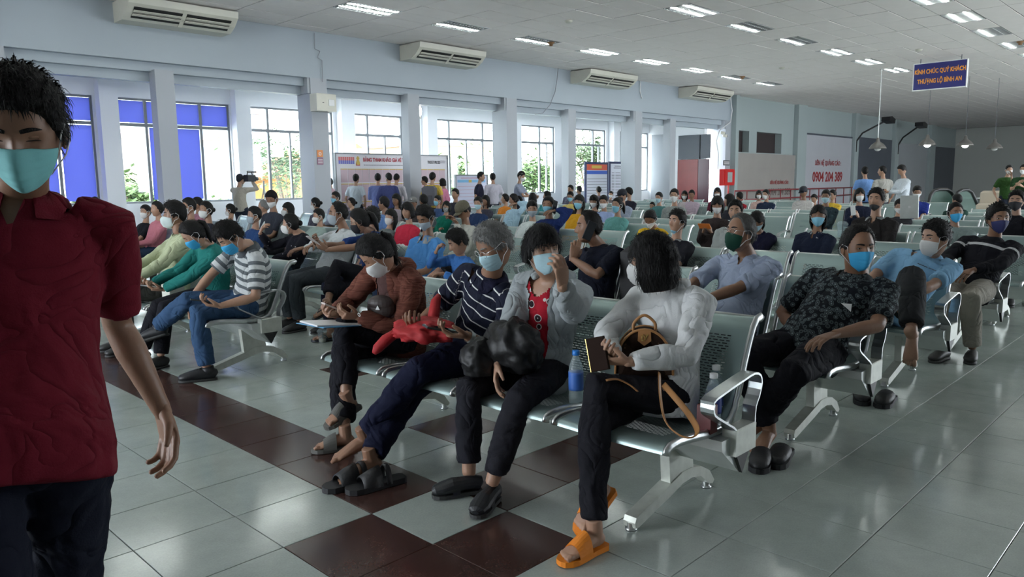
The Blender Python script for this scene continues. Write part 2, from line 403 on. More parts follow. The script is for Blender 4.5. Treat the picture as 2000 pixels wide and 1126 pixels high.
# railing
rl=empty('railing',(25.6,12.0,0)); tag(rl,'dark red metal railing along the foot of the grey hoarding','railing')
m_=mat('maroon_paint',(.22,.03,.035),.4)
for z in (.98,.62): MB().tube([(0,0,z),(13,0,z)],.03).build('rail',m_,rl,True)
for i,x in enumerate(np.linspace(0,13,14)): MB().tube([(x,0,0),(x,0,1)],.022).build('post',m_,rl,True)
# curtain / far lamps
def pendant(px,py,d,lit,cable,lab):
    p=atd(px,py,d); r=empty('pendant_lamp',tuple(p)); tag(r,lab,'lamp')
    MB().lathe([(.03,.34),(.05,.30),(.06,.22),(.18,.13),(.26,.02),(.255,-.01),(.24,.0),(.16,.11),(.02,.2)],n=20).build('lamp_shade',mat('lamp_shade_metal',(.16,.15,.14),.35,.5),r,True)
    MB().tube([(0,0,.34),(0,0,HC-p[2])],.012 if cable else .006,6).build('cable',M_white if cable else M_dark,r)
    m=mat('lit_bulb',(1,1,1),.4,emit=(1,.97,.9),estr=14) if lit else mat('unlit_bulb',(.5,.5,.48),.3)
    MB().ell((0,0,.02),(.11,.11,.1)).build('bulb',m,r,True)
    return p
pendant(1714,290,24,False,True,'unlit pendant lamp on a long pale cable before the dark panel')
pendant(1811,283,25,True,False,'lit pendant lamp in front of the glossy grey panel')
pendant(1885,284,25.8,True,False,'lit pendant lamp against the bare far wall')
pendant(1942,290,26.4,False,False,'small unlit pendant lamp, rightmost over the far wall')
def armlamp(xb,pxh,pyh,lab):
    h=onY(pxh,pyh,11.2); r=empty('wall_arm_lamp',(xb,Y0-.2,3.0)); tag(r,lab,'lamp')
    e=np.array(h)-np.array([xb,Y0-.2,3.0])
    MB().tube([(0,0,-.2),(0,-.02,.35),(e[0]*.12,e[1]*.2,.75 if e[2]>.8 else .5),tuple(e*[.95,.95,.97])],.045,8).build('arm',M_black,r,True)
    b=MB(); b.prism([(-.42,-.1),(.35,-.2),(.42,.02),(-.1,.14),(-.42,.1)],'y',e[1]-.22,e[1]+.2); b.v=[(x+e[0],y,z+e[2]) for x,y,z in b.v]; b.build('lamp_head',M_black,r)
armlamp(39.5,1735,233,'black floodlight on a curved wall arm, left of two')
armlamp(46.0,1799,243,'black floodlight on a curved wall arm, nearer the far end')
# escalator balustrades
M_gg=bpy.data.materials.new('green_glass'); M_gg.use_nodes=True; n=M_gg.node_tree.nodes; l=M_gg.node_tree.links
tr=n.new('ShaderNodeBsdfTransparent'); tr.inputs[0].default_value=(.62,.75,.70,1); mx=n.new('ShaderNodeMixShader'); mx.inputs[0].default_value=.35
n['Principled BSDF'].inputs['Base Color'].default_value=(.25,.33,.3,1); n['Principled BSDF'].inputs['Roughness'].default_value=.05
l.new(tr.outputs[0],mx.inputs[1]); l.new(n['Principled BSDF'].outputs[0],mx.inputs[2]); l.new(mx.outputs[0],n['Material Output'].inputs[0])
def balus(px0,px1,pt,pts,lab):
    d=24.; o=atd(px0,410,d); r=empty('escalator_balustrade',(o[0],o[1],0)); tag(r,lab,'escalator')
    P=[atd(x,y,d+(x-px0)*.01)-np.array([o[0],o[1],0]) for x,y in pts]
    MB().tube(P,.055,8).build('handrail',M_black,r,True)
    base=[np.array([p[0],p[1],.0]) for p in P]
    b=MB(); nP=len(P); b.add(P+base,[(i,i+1,nP+i+1,nP+i) for i in range(nP-1)]); s=RT*0+FW*np.array([1,1,0])*.02
    b.add([p+s for p in P]+[p+s for p in base],[(nP+i,nP+i+1,i+1,i) for i in range(nP-1)])
    b.build('glass_panel',M_gg,r)
balus(1812,1868,370,[(1812,412),(1814,395),(1817,382),(1823,373),(1834,370),(1850,370),(1858,375),(1864,386),(1870,400)],'glass escalator balustrade with black handrail, left of the pair')
balus(1864,1912,370,[(1866,390),(1870,376),(1878,371),(1890,370),(1898,375),(1904,388),(1911,404)],'glass escalator balustrade with black handrail, right of the pair')
cb=atd(1950,395,22); r=empty('padded_bench',(cb[0],cb[1],0)); tag(r,'beige padded bench back in front of the far wall','bench')
MB().bbox(-.3,.3,-.9,.5,0,.62,.05).build('seat_block',mat('beige_vinyl',(.42,.36,.28),.5),r); MB().bbox(.1,.4,-.9,.5,.5,.98,.06).build('backrest',mat('beige_vinyl',(.42,.36,.28),.5),r)
# hanging sign
sg=onz(1787,127,4.62); sr=empty('hanging_sign',(sg[0],sg[1],4.62)); tag(sr,'hanging navy sign with orange capital lettering and white edge','sign')
ws=1.35; hs=.72
MB().box(-.04,.04,-ws,0,-hs,0).build('board',mat('sign_navy',(.018,.02,.16),.4),sr)
fr_=MB(); 
for a in ((-ws-.02,.02,-hs-.03,-hs),(-ws-.02,.02,0,.02),(-ws-.02,-ws,-hs,0),(0,.02,-hs,0)): fr_.box(-.05,.05,*a)
fr_.build('frame',M_white,sr)
for y in(-.15,-ws+.15): MB().tube([(0,y,0),(0,y,HC-4.62)],.01,6).build('hanger',M_dark,sr)
M_or=mat('orange_lettering',(.85,.33,.03),.5)
MX=lambda y,z:((0,0,-1,-.042),(-1,0,0,y),(0,1,0,z),(0,0,0,1))
text('lettering','KÍNH CHÚC QUÝ KHÁCH',.17,M_or,sr,MX(-ws/2,-.23),sx=.66,align='CENTER',bold=.005)
text('lettering','THƯỢNG LỘ BÌNH AN',.17,M_or,sr,MX(-ws/2,-.50),sx=.66,align='CENTER',bold=.005)
# ceiling fittings
def detector(x,y,lab,rust=False):
    r=MB().lathe([(.09,0),(.09,-.02),(.05,-.05),(.04,-.09) if rust else (.05,-.05)],n=16).build('smoke_detector',mat('rusty_metal',(.25,.13,.06),.7) if rust else M_cream,None,True,(x,y,HC)); tag(r,lab,'smoke detector')
detector(11.07,8.22,'round pale smoke detector among the near ceiling panels')
detector(20.8,4.23,'round pale smoke detector left of the hanging sign'); detector(21.09,8.15,'round pale smoke detector between the two light rows')
a=onz(1076,84,HC-.02); detector(a[0],a[1],'rusty sprinkler rose beside a louvred light near the air conditioners',True)
a=onz(1450,150,HC-.02); detector(a[0],a[1],'rusty sprinkler rose beside the small light far along the window side',True)
a=onz(1993,82,HC-.02); detector(a[0],a[1],'rusty sprinkler rose at the right edge of the photo',True)
# air conditioners
def ac(x0,x1,lab):
    L=x1-x0; r=empty('air_conditioner',(x0,Y0,4.38)); tag(r,lab,'air conditioner','ceiling-hung air conditioners along the window wall')
    pr=[(0,.36),(0,.0),(-.42,.0),(-.62,.10),(-.78,.24),(-.80,.36)]
    MB().prism(pr,'x',0,L).build('casing',M_cream,r)
    for a,b in ((.10,L/2-.04),(L/2+.04,L-.10)):
        m=MB(); m.prism([(-.50,.045),(-.72,.195),(-.735,.18),(-.515,.028)],'x',a,b); q=m.build('air_outlet',M_black,r)
        f=MB()
        for t in(.3,.65): f.prism([(-.50-.22*t,.042+.15*t-.02),(-.505-.22*t,.03+.15*t-.02),(-.56-.22*t,.03+.15*t+.0),(-.555-.22*t,.042+.15*t)],'x',a,b)
        f.build('louvre',M_cream,q)
    MB().prism([(-.44,-.0),(-.78,.245),(-.79,.235),(-.45,-.012)],'x',L/2-.04,L/2+.04).build('divider',M_cream,r)
    for x in (-.015,L): MB().prism([(p[0]*1.0,p[1]) for p in pr],'x',x,x+.015).build('end_cap',M_cream,r)
for a,b,s in ((3.55,5.55,'nearest, at the top left of the photo'),(10.1,12.25,'second from the left'),(16.6,19.0,'third from the left'),(22.7,25.3,'furthest, by the end of the arcade')):
    ac(a,b,'cream ceiling-hung air conditioner '+s)
# switch box, column notices, cables
r=empty('switch_box',(7.52,12.76,3.04)); tag(r,'cream electrical box with round cover high on the near column','electrical box')
MB().bbox(0,.5,-.28,0,-.02,.36,.01).build('box',M_cream,r); MB().bbox(.3,.44,-.3,-.28,.1,.24,.01).build('cover',M_white,r); MB().lathe([(.02,0),(.02,.01)],(.16,-.29,.16),10).build('hole',M_black,r)
for k,(z,c,lab) in enumerate(((2.02,(.75,.28,.10),'orange instruction notice on the near column'),(1.85,(.30,.12,.20),'dark pink striped notice below the orange one'))):
    r=empty('column_notice',(7.64,12.765,z)); tag(r,lab,'notice'); MB().box(0,.15,-.006,0,0,.155).build('sheet',mat('notice_%d'%k,c,.6),r)
    if k==0:
        t_=MB(); 
        for i in range(16):
            a=i*math.pi/8; b=(i+1)*math.pi/8; t_.add([(.075+.035*math.cos(a),-.008,.07+.035*math.sin(a)),(.075+.035*math.cos(b),-.008,.07+.035*math.sin(b)),(.075+.022*math.cos(b),-.008,.07+.022*math.sin(b)),(.075+.022*math.cos(a),-.008,.07+.022*math.sin(a))],[(0,1,2,3)])
        t_.build('emblem',M_white,r)
    else:
        for z_ in(.03,.07,.11): MB().box(.015,.135,-.009,-.006,z_,z_+.018).build('text_line',M_white,r)
def cable(name,pts,lab,m=None,rad=.01):
    P=[onY(x,y,Y_) for x,y,Y_ in pts]; 
    o=MB().tube(P,rad,6).build(name,m or M_white); tag(o,lab,'cable')
cable('hanging_cable',[(1090,133,12.7),(1088,155,12.7),(1084,180,12.7),(1074,205,12.68),(1060,221,12.66),(1045,223,12.66)],'grey cable hanging loose from ceiling over the arcade beam',mat('grey_cable',(.25,.26,.28),.5),.012)
cable('wall_wire',[(614,64,12.74),(615,95,12.74),(625,100,12.74),(620,112,12.74),(629,118,12.74),(630,160,12.74)],'thin wire and tangle on the wall above the cream box',mat('grey_cable',(.25,.26,.28),.5),.009)
cable('wall_wire',[(1251,158,12.74),(1250,178,12.74),(1254,192,12.74)],'thin wire hanging beside the third air conditioner',None,.015)
cable('wall_wire',[(1426,188,12.7),(1430,215,12.7),(1427,238,12.7),(1405,255,12.7),(1399,275,12.7),(1403,300,12.7),(1402,330,12.7)],'looping white wires running down the pillar to the fire cabinet',None,.02)
for k,(px,py) in enumerate(((1408,259),(1412,264))):
    p=onY(px,py,12.72); r=empty('security_camera',tuple(p)); tag(r,'small security camera on the pillar, '+('upper' if k==0 else 'lower')+' of two','camera')
    MB().tube([(0,0,0),(.1,-.12,-.03)],.06,10).build('body',M_cream,r,True); MB().tube([(.1,-.12,-.03),(.11,-.135,-.033)],.045,10).build('lens',M_black,r,True)
# boards in the gallery
M_pink=mat('price_cell_pink',(.56,.42,.47),.6); M_paper=mat('board_white',(.72,.70,.74),.5); M_redt=mat('red_print',(.45,.03,.05),.5); M_ylw=mat('yellow_print',(.6,.42,.08),.5); M_blk=mat('black_print',(.04,.04,.05),.5)
YB=14.2
r=empty('price_board',(9.05,YB,0)); tag(r,'very wide white ticket price board with pink table and red heading','notice board')
bw=3.7
MB().box(0,bw,0,.05,.45,2.17).build('board',M_paper,r)
f=MB(); f.box(-.03,bw+.03,-.02,.06,2.17,2.2); f.box(-.03,0,-.02,.06,0,2.17); f.box(bw,bw+.03,-.02,.06,0,2.17); f.box(0,bw,-.02,.06,.42,.45); f.build('frame',M_frame,r)
cells=MB(); heads=MB()
xs=np.linspace(.12,bw-.08,17)
for a in range(16):
    for k,(z0,z1) in enumerate(((1.45,1.78),(.98,1.40),(.52,.94))):
        cells.box(xs[a]+.008,xs[a+1]-.008,-.006,0,z0,z1)
        heads.box(xs[a]+.008,xs[a+1]-.008,-.008,0,z1+.0,z1+.022)
cells.build('price_table',M_pink,r); heads.build('table_heading',M_ylw,r)
MB().box(.07,.55,-.008,0,2.01,2.10).build('colour_block',mat('red_cells',(.6,.15,.15),.5),r); MB().box(.07,.55,-.008,0,1.92,2.01).build('colour_block',mat('blue_cells',(.15,.15,.5),.5),r)
g2=MB()
for x in np.linspace(.07,.55,9): g2.box(x-.003,x+.003,-.011,-.008,1.92,2.1)
g2.build('cell_lines',M_paper,r)
e=MB(); e.lathe([(.05,0),(.06,.06),(.03,.13),(.05,.17),(.01,.22)],(0,0,0),10); e.v=[(x+.66,y*.1-.008,z+1.9) for x,y,z in e.v]; e.build('emblem',M_ylw,r)
MB().box(.60,.72,-.009,0,1.88,1.95).build('emblem_base',M_redt,r)
text('lettering','BẢNG THAM KHẢO GIÁ VÉ TẾT QUÝ',.135,M_redt,r,wallM(.82,-.008,2.03),sx=.745,bold=.004)
text('lettering','TICKET PRICES',.115,M_blk,r,wallM(2.98,-.008,1.99),sx=.60,bold=.002)
t_=MB(); 
for i,x in enumerate(np.arange(.85,2.3,.05)): t_.box(x,x+.035,-.008,0,1.89,1.905)
t_.box(3.45,3.62,-.008,0,2.03,2.04); t_.box(3.45,3.62,-.008,0,1.98,1.99); t_.build('small_print',M_blk,r)
r=empty('notice_board',(13.08,YB,0)); tag(r,'smaller white notice board with a blue and yellow heading strip','notice board')
bw=1.25; MB().box(0,bw,0,.04,.5,1.62).build('board',mat('board_lilac',(.60,.60,.74),.5),r); MB().box(.06,.5,-.006,0,1.42,1.5).build('heading_strip',mat('pale_blue_print',(.2,.45,.7),.5),r); MB().box(.5,.62,-.006,0,1.42,1.5).build('heading_strip',M_ylw,r); MB().box(.62,1.18,-.006,0,1.42,1.5).build('heading_strip',mat('pale_blue_print',(.2,.45,.7),.5),r)
t_=MB().box(.2,1.1,-.005,0,1.545,1.56)
for z in np.arange(.6,1.4,.1): t_.box(.06,1.18,-.004,0,z,z+.006)
t_.build('ruled_lines',M_redt,r)
f=MB(); f.box(-.03,0,-.02,.05,0,1.65); f.box(bw,bw+.03,-.02,.05,0,1.65); f.box(0,bw,-.02,.05,1.62,1.65); f.build('frame',M_frame,r)
def infob(x,w,h,kind,lab):
    r=empty('notice_board',(x,YB,0)); tag(r,lab,'notice board')
    MB().box(0,w,0,.06,0,h).build('board',mat('navy_frame',(.025,.035,.10),.4),r)
    MB().box(.08,w-.08,-.008,0,.3,h-.08).build('sheet',mat('sheet_pale',(.62,.64,.72) if kind else (.5,.52,.56),.5),r)
    if kind:
        MB().box(.08,w-.08,-.012,-.008,h-.28,h-.08).build('heading_strip',mat('orange_red_print',(.62,.10,.05),.5),r); MB().box(.35,w-.4,-.016,-.012,h-.22,h-.12).build('heading_text',M_ylw,r)
        MB().box(.08,w-.08,-.012,-.008,h-.42,h-.30).build('heading_strip',mat('blue_print',(.05,.12,.5),.5),r)
        t_=MB()
        for z in np.arange(.4,h-.5,.1): t_.box(.1,w-.1,-.011,-.008,z,z+.012)
        t_.build('table_lines',M_blk,r)
    else:
        t_=MB(); t_.box(.3,w-.3,-.011,-.008,h-.17,h-.15); t_.box(.25,w-.25,-.011,-.008,h-.24,h-.22)
        for z in np.arange(.4,h-.4,.055): t_.box(.14,.3,-.011,-.008,z,z+.014); t_.box(.36,w-.16-random.random()*.2,-.011,-.008,z,z+.014)
        t_.build('text_lines',M_blk,r)
infob(19.07,1.32,2.09,True,'dark-framed notice board with orange and blue heading')
infob(20.45,1.0,2.12,False,'dark-framed notice board with plain grey printed sheet')
wl=empty('wall_lamp',tuple(onY(820,217,13.6))); tag(wl,'small lit wall lamp on the gallery pier by the price board','lamp')
MB().ell((0,0,0),(.05,.05,.13)).build('bulb',mat('lit_wall_bulb',(1,1,1),.4,emit=(1,1,.95),estr=12),wl,True); MB().box(-.03,.03,0,.12,-.2,.2).build('fitting',M_cream,wl)
# ---------------- outside ----------------
struct('ground_outside',MB().box(-60,90,16.3,120,-4.2,-4.).box(-60,-9,-60,16.3,-.3,-.15).box(-9,90,-60,YR-.3,-4.2,-4.),mat('street_grey',(.5,.5,.48),.9))
def house(x,y,w,d,h,colr,roofc,lab,gable=True,nwin=(3,3),z0=-4):
    r=empty('house',(x,y,z0)); tag(r,lab,'building')
    MB().box(0,w,0,d,0,h).build('wall',mat('house_%s'%lab[:18].replace(' ','_'),colr,.8,nscale=.5,namp=.06),r)
    if gable:
        b=MB(); k=w*.32; b.prism([(-.4,h-.05),(w/2,h+k),(w+.4,h-.05),(w+.4,h-.25),(w/2,h+k-.25),(-.4,h-.25)],'y',-.5,d+.3); b.build('roof',mat('roof_tiles',roofc,.8,nscale=8,namp=.15),r)
        MB().prism([(0,h),(w/2,h+k-.2),(w,h)],'y',.0,.15).build('gable',mat('gable_cream',(.40,.28,.12),.8),r)
    else: MB().box(-.2,w+.2,-.2,d,h,h+.25).build('roof',mat('flat_roof',roofc,.8),r)
    for i in range(nwin[0]):
        for j in range(nwin[1]):
            wx=(i+.5)*w/nwin[0]; wz=(j+.5)*h/nwin[1]
            q=MB().box(wx-.5,wx+.5,-.06,.02,wz-.6,wz+.6).build('window',mat('far_window',(.2,.28,.36),.3),r)
            MB().box(wx-.04,wx+.04,-.09,-.06,wz-.6,wz+.6).build('window_bar',mat('far_bar',(.7,.7,.7),.5),q)
house(12,44,8,8,8.3,(.36,.30,.25),(.5,.3,.25),'beige flat-roofed apartment block seen through the second window',False,(3,4))
house(20.8,53.5,7,8,11.0,(.26,.30,.34),(.4,.42,.45),'pale blue-grey block with balconies behind the beige one',False,(4,4))
house(24,40,6,8,6.2,(.42,.22,.06),(.28,.11,.04),'ochre house with orange gable roof beyond the price board',True,(2,2))
house(30.6,41,6,8,5.7,(.42,.26,.09),(.28,.11,.04),'second ochre gabled house right of the first',True,(2,2))
house(37.5,46,8,8,8.6,(.36,.28,.18),(.5,.45,.4),'tan block with shuttered windows behind the acacia trees',False,(3,3))
def tree(x,y,h,rad,colr,lab,n=1500,z0=-4,seed=1):
    rg=random.Random(seed); r=empty('tree',(x,y,z0)); tag(r,lab,'tree')
    t_=MB(); t_.tube([(0,0,0),(.1,.05,h*.3),(.0,.1,h*.6)],[.22,.16,.1],8)
    ends=[]
    for k in range(9):
        a=k*2.4; e=np.array([math.cos(a)*rad*.7,math.sin(a)*rad*.6,h*(.62+.3*rg.random())]); ends.append(e)
        t_.tube([(0,.05,h*(.3+.02*k)),tuple(e*[.5,.5,.85]),tuple(e)],[.08,.05,.02],6)
    t_.build('trunk',mat('bark',(.14,.10,.07),.9),r,True)
    lf=MB()
    for k in range(n):
        e=ends[k%9] if k%3 else np.array([0,0,h*.8]); v=np.array([rg.gauss(0,1),rg.gauss(0,1),rg.gauss(0,.6)])*rad*.38; c=e+v
        a=rg.random()*6.28; L=.28+.25*rg.random(); w=.07; dx=np.array([math.cos(a),math.sin(a),-.35])*L; dy=np.array([-math.sin(a),math.cos(a),.1])*w
        lf.add([c,c+dx*.5+dy,c+dx,c+dx*.5-dy,c+dx*.5+np.array([0,0,.03])],[(0,1,4),(1,2,4),(2,3,4),(3,0,4)])
    o=lf.build('foliage',mat('foliage_%d'%seed,colr,.7,nscale=1.5,namp=.35),r); o['kind']='stuff'
GR=(.075,.13,.035)
def treepx(px,py,Y,top,rad,colr,lab,n,seed):
    q=onY(px,py,Y); tree(q[0],Y,top,rad,colr,lab,n,-4,seed)
treepx(262,350,22,6.0,1.8,GR,'leafy green tree low behind the near window beside the blue film',2200,1)
treepx(556,275,33,8.3,1.7,(.06,.11,.04),'small round tree beside the beige apartment block',1300,2)
treepx(905,320,24,7.0,2.1,GR,'feathery acacia tree filling the window behind the small board',3000,3)
treepx(1035,325,25.5,7.2,1.8,GR,'feathery acacia tree in the window right of the big column',2600,4)
treepx(1155,290,30,8.9,2.2,(.05,.08,.03),'dark branched tree behind the framed notice boards',2600,5)
treepx(1090,340,35,7.0,1.6,GR,'low acacia tree just left of the framed notice boards',1500,6)
# ---------------- steel waiting benches ----------------
def perf_mat():
    m=bpy.data.materials.new('perforated_green_grey_steel'); m.use_nodes=True; n=m.node_tree.nodes; l=m.node_tree.links; b=n['Principled BSDF']
    b.inputs['Base Color'].default_value=(.25,.33,.32,1); b.inputs['Roughness'].default_value=.33; b.inputs['Metallic'].default_value=.45
    uv=n.new('ShaderNodeUVMap'); sp=n.new('ShaderNodeSeparateXYZ'); l.new(uv.outputs[0],sp.inputs[0])
    def M(op,a,b_=None,c=None):
        q=n.new('ShaderNodeMath'); q.operation=op
        for i,v in enumerate((a,b_,c)):
            if v is None: continue
            if isinstance(v,(int,float)): q.inputs[i].default_value=v
            else: l.new(v,q.inputs[i])
        return q.outputs[0]
    U,V=sp.outputs[0],sp.outputs[1]          # metres across / along the sheet
    row=M('DIVIDE',V,.0115); fr=M('FRACT',row); fl=M('FLOOR',row)
    uu=M('ADD',M('DIVIDE',U,.030),M('MULTIPLY',fl,.5)); fu=M('FRACT',uu)
    h=M('MULTIPLY',M('LESS_THAN',M('ABSOLUTE',M('SUBTRACT',fr,.5)),.17),M('LESS_THAN',M('ABSOLUTE',M('SUBTRACT',fu,.5)),.36))
    zu=M('MULTIPLY',M('GREATER_THAN',U,.085),M('LESS_THAN',U,.435))
    z1=M('MULTIPLY',M('GREATER_THAN',V,.13),M('LESS_THAN',V,.36)); z2=M('MULTIPLY',M('GREATER_THAN',V,.52),M('LESS_THAN',V,.83))
    hole=M('MULTIPLY',M('MULTIPLY',h,zu),M('ADD',z1,z2))
    tr=n.new('ShaderNodeBsdfTransparent'); mx=n.new('ShaderNodeMixShader'); l.new(hole,mx.inputs[0]); l.new(b.outputs[0],mx.inputs[1]); l.new(tr.outputs[0],mx.inputs[2]); l.new(mx.outputs[0],n['Material Output'].inputs[0])
    t=n.new('ShaderNodeTexNoise'); t.inputs['Scale'].default_value=9; t.inputs['Detail'].default_value=5; mr=n.new('ShaderNodeMapRange'); mr.inputs[3].default_value=.25; mr.inputs[4].default_value=.45
    l.new(t.outputs['Fac'],mr.inputs[0]); l.new(mr.outputs[0],b.inputs['Roughness'])
    return m
M_perf=perf_mat()
PROF=[(-.385,.385),(-.38,.402),(-.36,.412),(-.30,.415),(-.22,.408),(-.12,.396),(-.03,.388),(.03,.392),(.075,.41),(.11,.45),(.145,.53),(.18,.62),(.215,.70),(.245,.755),(.275,.785),(.305,.79),(.315,.78)]
SW=.52
def curve_pts(P,n=3):
    out=[]
    for i in range(len(P)-1):
        p0=P[max(i-1,0)];p1=P[i];p2=P[i+1];p3=P[min(i+2,len(P)-1)]
        for k in range(n):
            t=k/n; out.append(tuple(.5*((2*p1[j])+(-p0[j]+p2[j])*t+(2*p0[j]-5*p1[j]+4*p2[j]-p3[j])*t*t+(-p0[j]+3*p1[j]-3*p2[j]+p3[j])*t**3) for j in range(2)))
    out.append(P[-1]); return out
def seat_sheet():
    P=curve_pts(PROF,2); L=[0]
    for a,b in zip(P,P[1:]): L.append(L[-1]+math.dist(a,b))
    ys=np.linspace(-SW/2+.012,SW/2-.012,5); v=[];f=[];uv=[]
    for (x,z),s in zip(P,L):
        for y in ys: v.append((x,y,z-.004*(1-(y/(SW/2))**2)))
    k=len(ys)
    for i in range(len(P)-1):
        for j in range(k-1): f.append((i*k+j,(i+1)*k+j,(i+1)*k+j+1,i*k+j+1))
    me=bpy.data.meshes.new('seat_sheet'); me.from_pydata(v,[],f); ul=me.uv_layers.new(name='UVMap')
    for lp in me.loops:
        vi=lp.vertex_index; ul.data[lp.index].uv=(ys[vi%k]+SW/2,L[vi//k])
    me.materials.append(M_perf); me.polygons.foreach_set('use_smooth',[True]*len(me.polygons)); me.update(); return me
def make_bench():
    r=empty('waiting_bench')
    sh=seat_sheet(); P=curve_pts(PROF,1)
    rail=MB().tube([(x,0,z) for x,z in P],.011,8,ref=(0,1,0),ry=.019).mesh('side_rail',M_chrome,True)
    rim=MB().tube([(x,0,z) for x,z in [(.295,.79),(.30,.79)]],.01,6)
    tope=MB().tube([(.30,-SW/2+.01,.785),(.30,SW/2-.01,.785)],.009,8).mesh('top_edge',M_silver,True)
    for k in range(4):
        y=-.855+.57*k
        s=bpy.data.objects.new('seat',sh); COL.objects.link(s); s.location=(0,y,0); s.parent=r
        for dy in (-SW/2,SW/2):
            o=bpy.data.objects.new('side_rail',rail); COL.objects.link(o); o.parent=s; o.location=(0,dy,0)
        o=bpy.data.objects.new('top_edge',tope); COL.objects.link(o); o.parent=s
    b=MB(); b.prism([(-.09,.372),(.12,.372),(.125,.33),(.05,.215),(-.085,.33)],'y',-1.17,1.17); b.build('beam',M_silver,r)
    for y0,y1 in ((-1.185,-1.17),(1.17,1.185)): MB().prism([(-.02,.33),(.125,.33),(.05,.215)],'y',y0,y1).build('end_cap',M_black,r)
    # leg: post + arched foot
    arch=[(-.31,.035),(-.30,.055),(-.02,.125),(.06,.145),(.14,.145),(.22,.13),(.30,.09),(.345,.035),(.33,.022),(.30,.03),(.22,.085),(.14,.10),(.06,.095),(-.03,.07),(-.28,.012),(-.305,.012)]
    arch=[(a*.92,b) for a,b in arch]
    for y in (-.89,.89):
        l=MB(); l.prism(arch,'y',y-.028,y+.028); l.prism([(-.03,.10),(-.05,.34),(.12,.34),(.15,.12)],'y',y-.022,y+.022); q=l.build('leg',M_leg,r)
        for x in (-.272,.295): MB().lathe([(.018,.03),(.016,.01),(.024,.008),(.024,0)],(x,y,0),12).build('foot_pad',M_chrome,q,True)
    # arm loops at both ends
    lp=[(-.02,.40),(-.04,.42),(-.16,.485),(-.19,.51),(-.19,.54),(-.17,.56),(.04,.592),(.12,.60),(.165,.585),(.18,.55),(.16,.50),(.135,.465),(.13,.41),(.13,.40)]
    lp=curve_pts(lp,2)
    for sgn in (-1,1):
        y0=sgn*1.165; w=.028
        v=[];f=[];N=len(lp)
        for i,(x,z) in enumerate(lp):
            a=np.array(lp[max(i-1,0)]);b_=np.array(lp[min(i+1,N-1)]); t=(b_-a)/np.linalg.norm(b_-a); nn=np.array([-t[1],t[0]])*.004
            for (sx,dy) in ((1,-w),(1,w),(-1,w),(-1,-w)): v.append((x+nn[0]*sx,y0+dy,z+nn[1]*sx))
        for i in range(N-1):
            for k in range(4): f.append((4*i+k,4*i+(k+1)%4,4*i+4+(k+1)%4,4*i+4+k))
        a=MB().add(v,f); a.build('armrest',M_chrome,r,False)
        MB().bbox(-.025,.135,y0-.03,y0+.03,.30,.405,.004).build('arm_bracket',M_leg,r)
    return r
PITCH=1.42; BX=.88; BY=[.02,3.73,7.42,11.0]
bench=make_bench(); bk=kmap(bench)
rowname=['front row','second row','third row','fourth row','fifth row','sixth row','seventh row','eighth row','ninth row','tenth row','eleventh row','twelfth row','thirteenth row','fourteenth row']
blockname=['block beside the right-hand aisle','second block from the right-hand aisle','third block from the aisle','block along the window arcade']
BENCH={}
for bi in range(4):
    for k in range(14):
        if bi==0 and k>9: continue
        if bi==3 and k<2: continue
        if bi==1 and k>12: continue
        if bi==2 and k<0: continue
        o=bench if (bi==0 and k==0) else copy_tree(bench,bk)
        o.location=(BX+PITCH*k,BY[bi],0); BENCH[(bi,k)]=o
        tag(o,'grey-green perforated steel four-seat bench, %s of the %s'%(rowname[k],blockname[bi]),'bench','perforated steel waiting benches')
# ---------------- people ----------------
def V(*a): return np.array(a,float)
def nrm(v): v=np.array(v,float); return v/(np.linalg.norm(v)+1e-12)
UP=V(0,0,1)
def ik(a,b,l1,l2,pole):
    a=np.array(a,float); b=np.array(b,float); d=b-a; L=np.linalg.norm(d); u=d/(L+1e-9)
    if L>(l1+l2)*.995: b=a+u*(l1+l2)*.995; L=(l1+l2)*.995
    x=(l1*l1-l2*l2+L*L)/(2*L); h=math.sqrt(max(l1*l1-x*x,0))
    p=np.array(pole,float); p=p-u*(p@u); p=nrm(p)
    return a+u*x+p*h, b
def rs(px,py,c,L,near=True):
    # point on the pixel's ray at distance L from joint c
    d=nrm(ray(px,py)); oc=CAM-np.array(c); b=oc@d; q=b*b-(oc@oc-L*L)
    if q<0: 
        p=CAM+d*(-b); return c+nrm(p-c)*L
    t=-b-math.sqrt(q) if near else -b+math.sqrt(q)
    return CAM+d*t
JOBS=[]
class Job:
    def __init__(s,mb,vox,sm=3): s.mb=mb; s.vox=vox; s.sm=sm; JOBS.append(s)
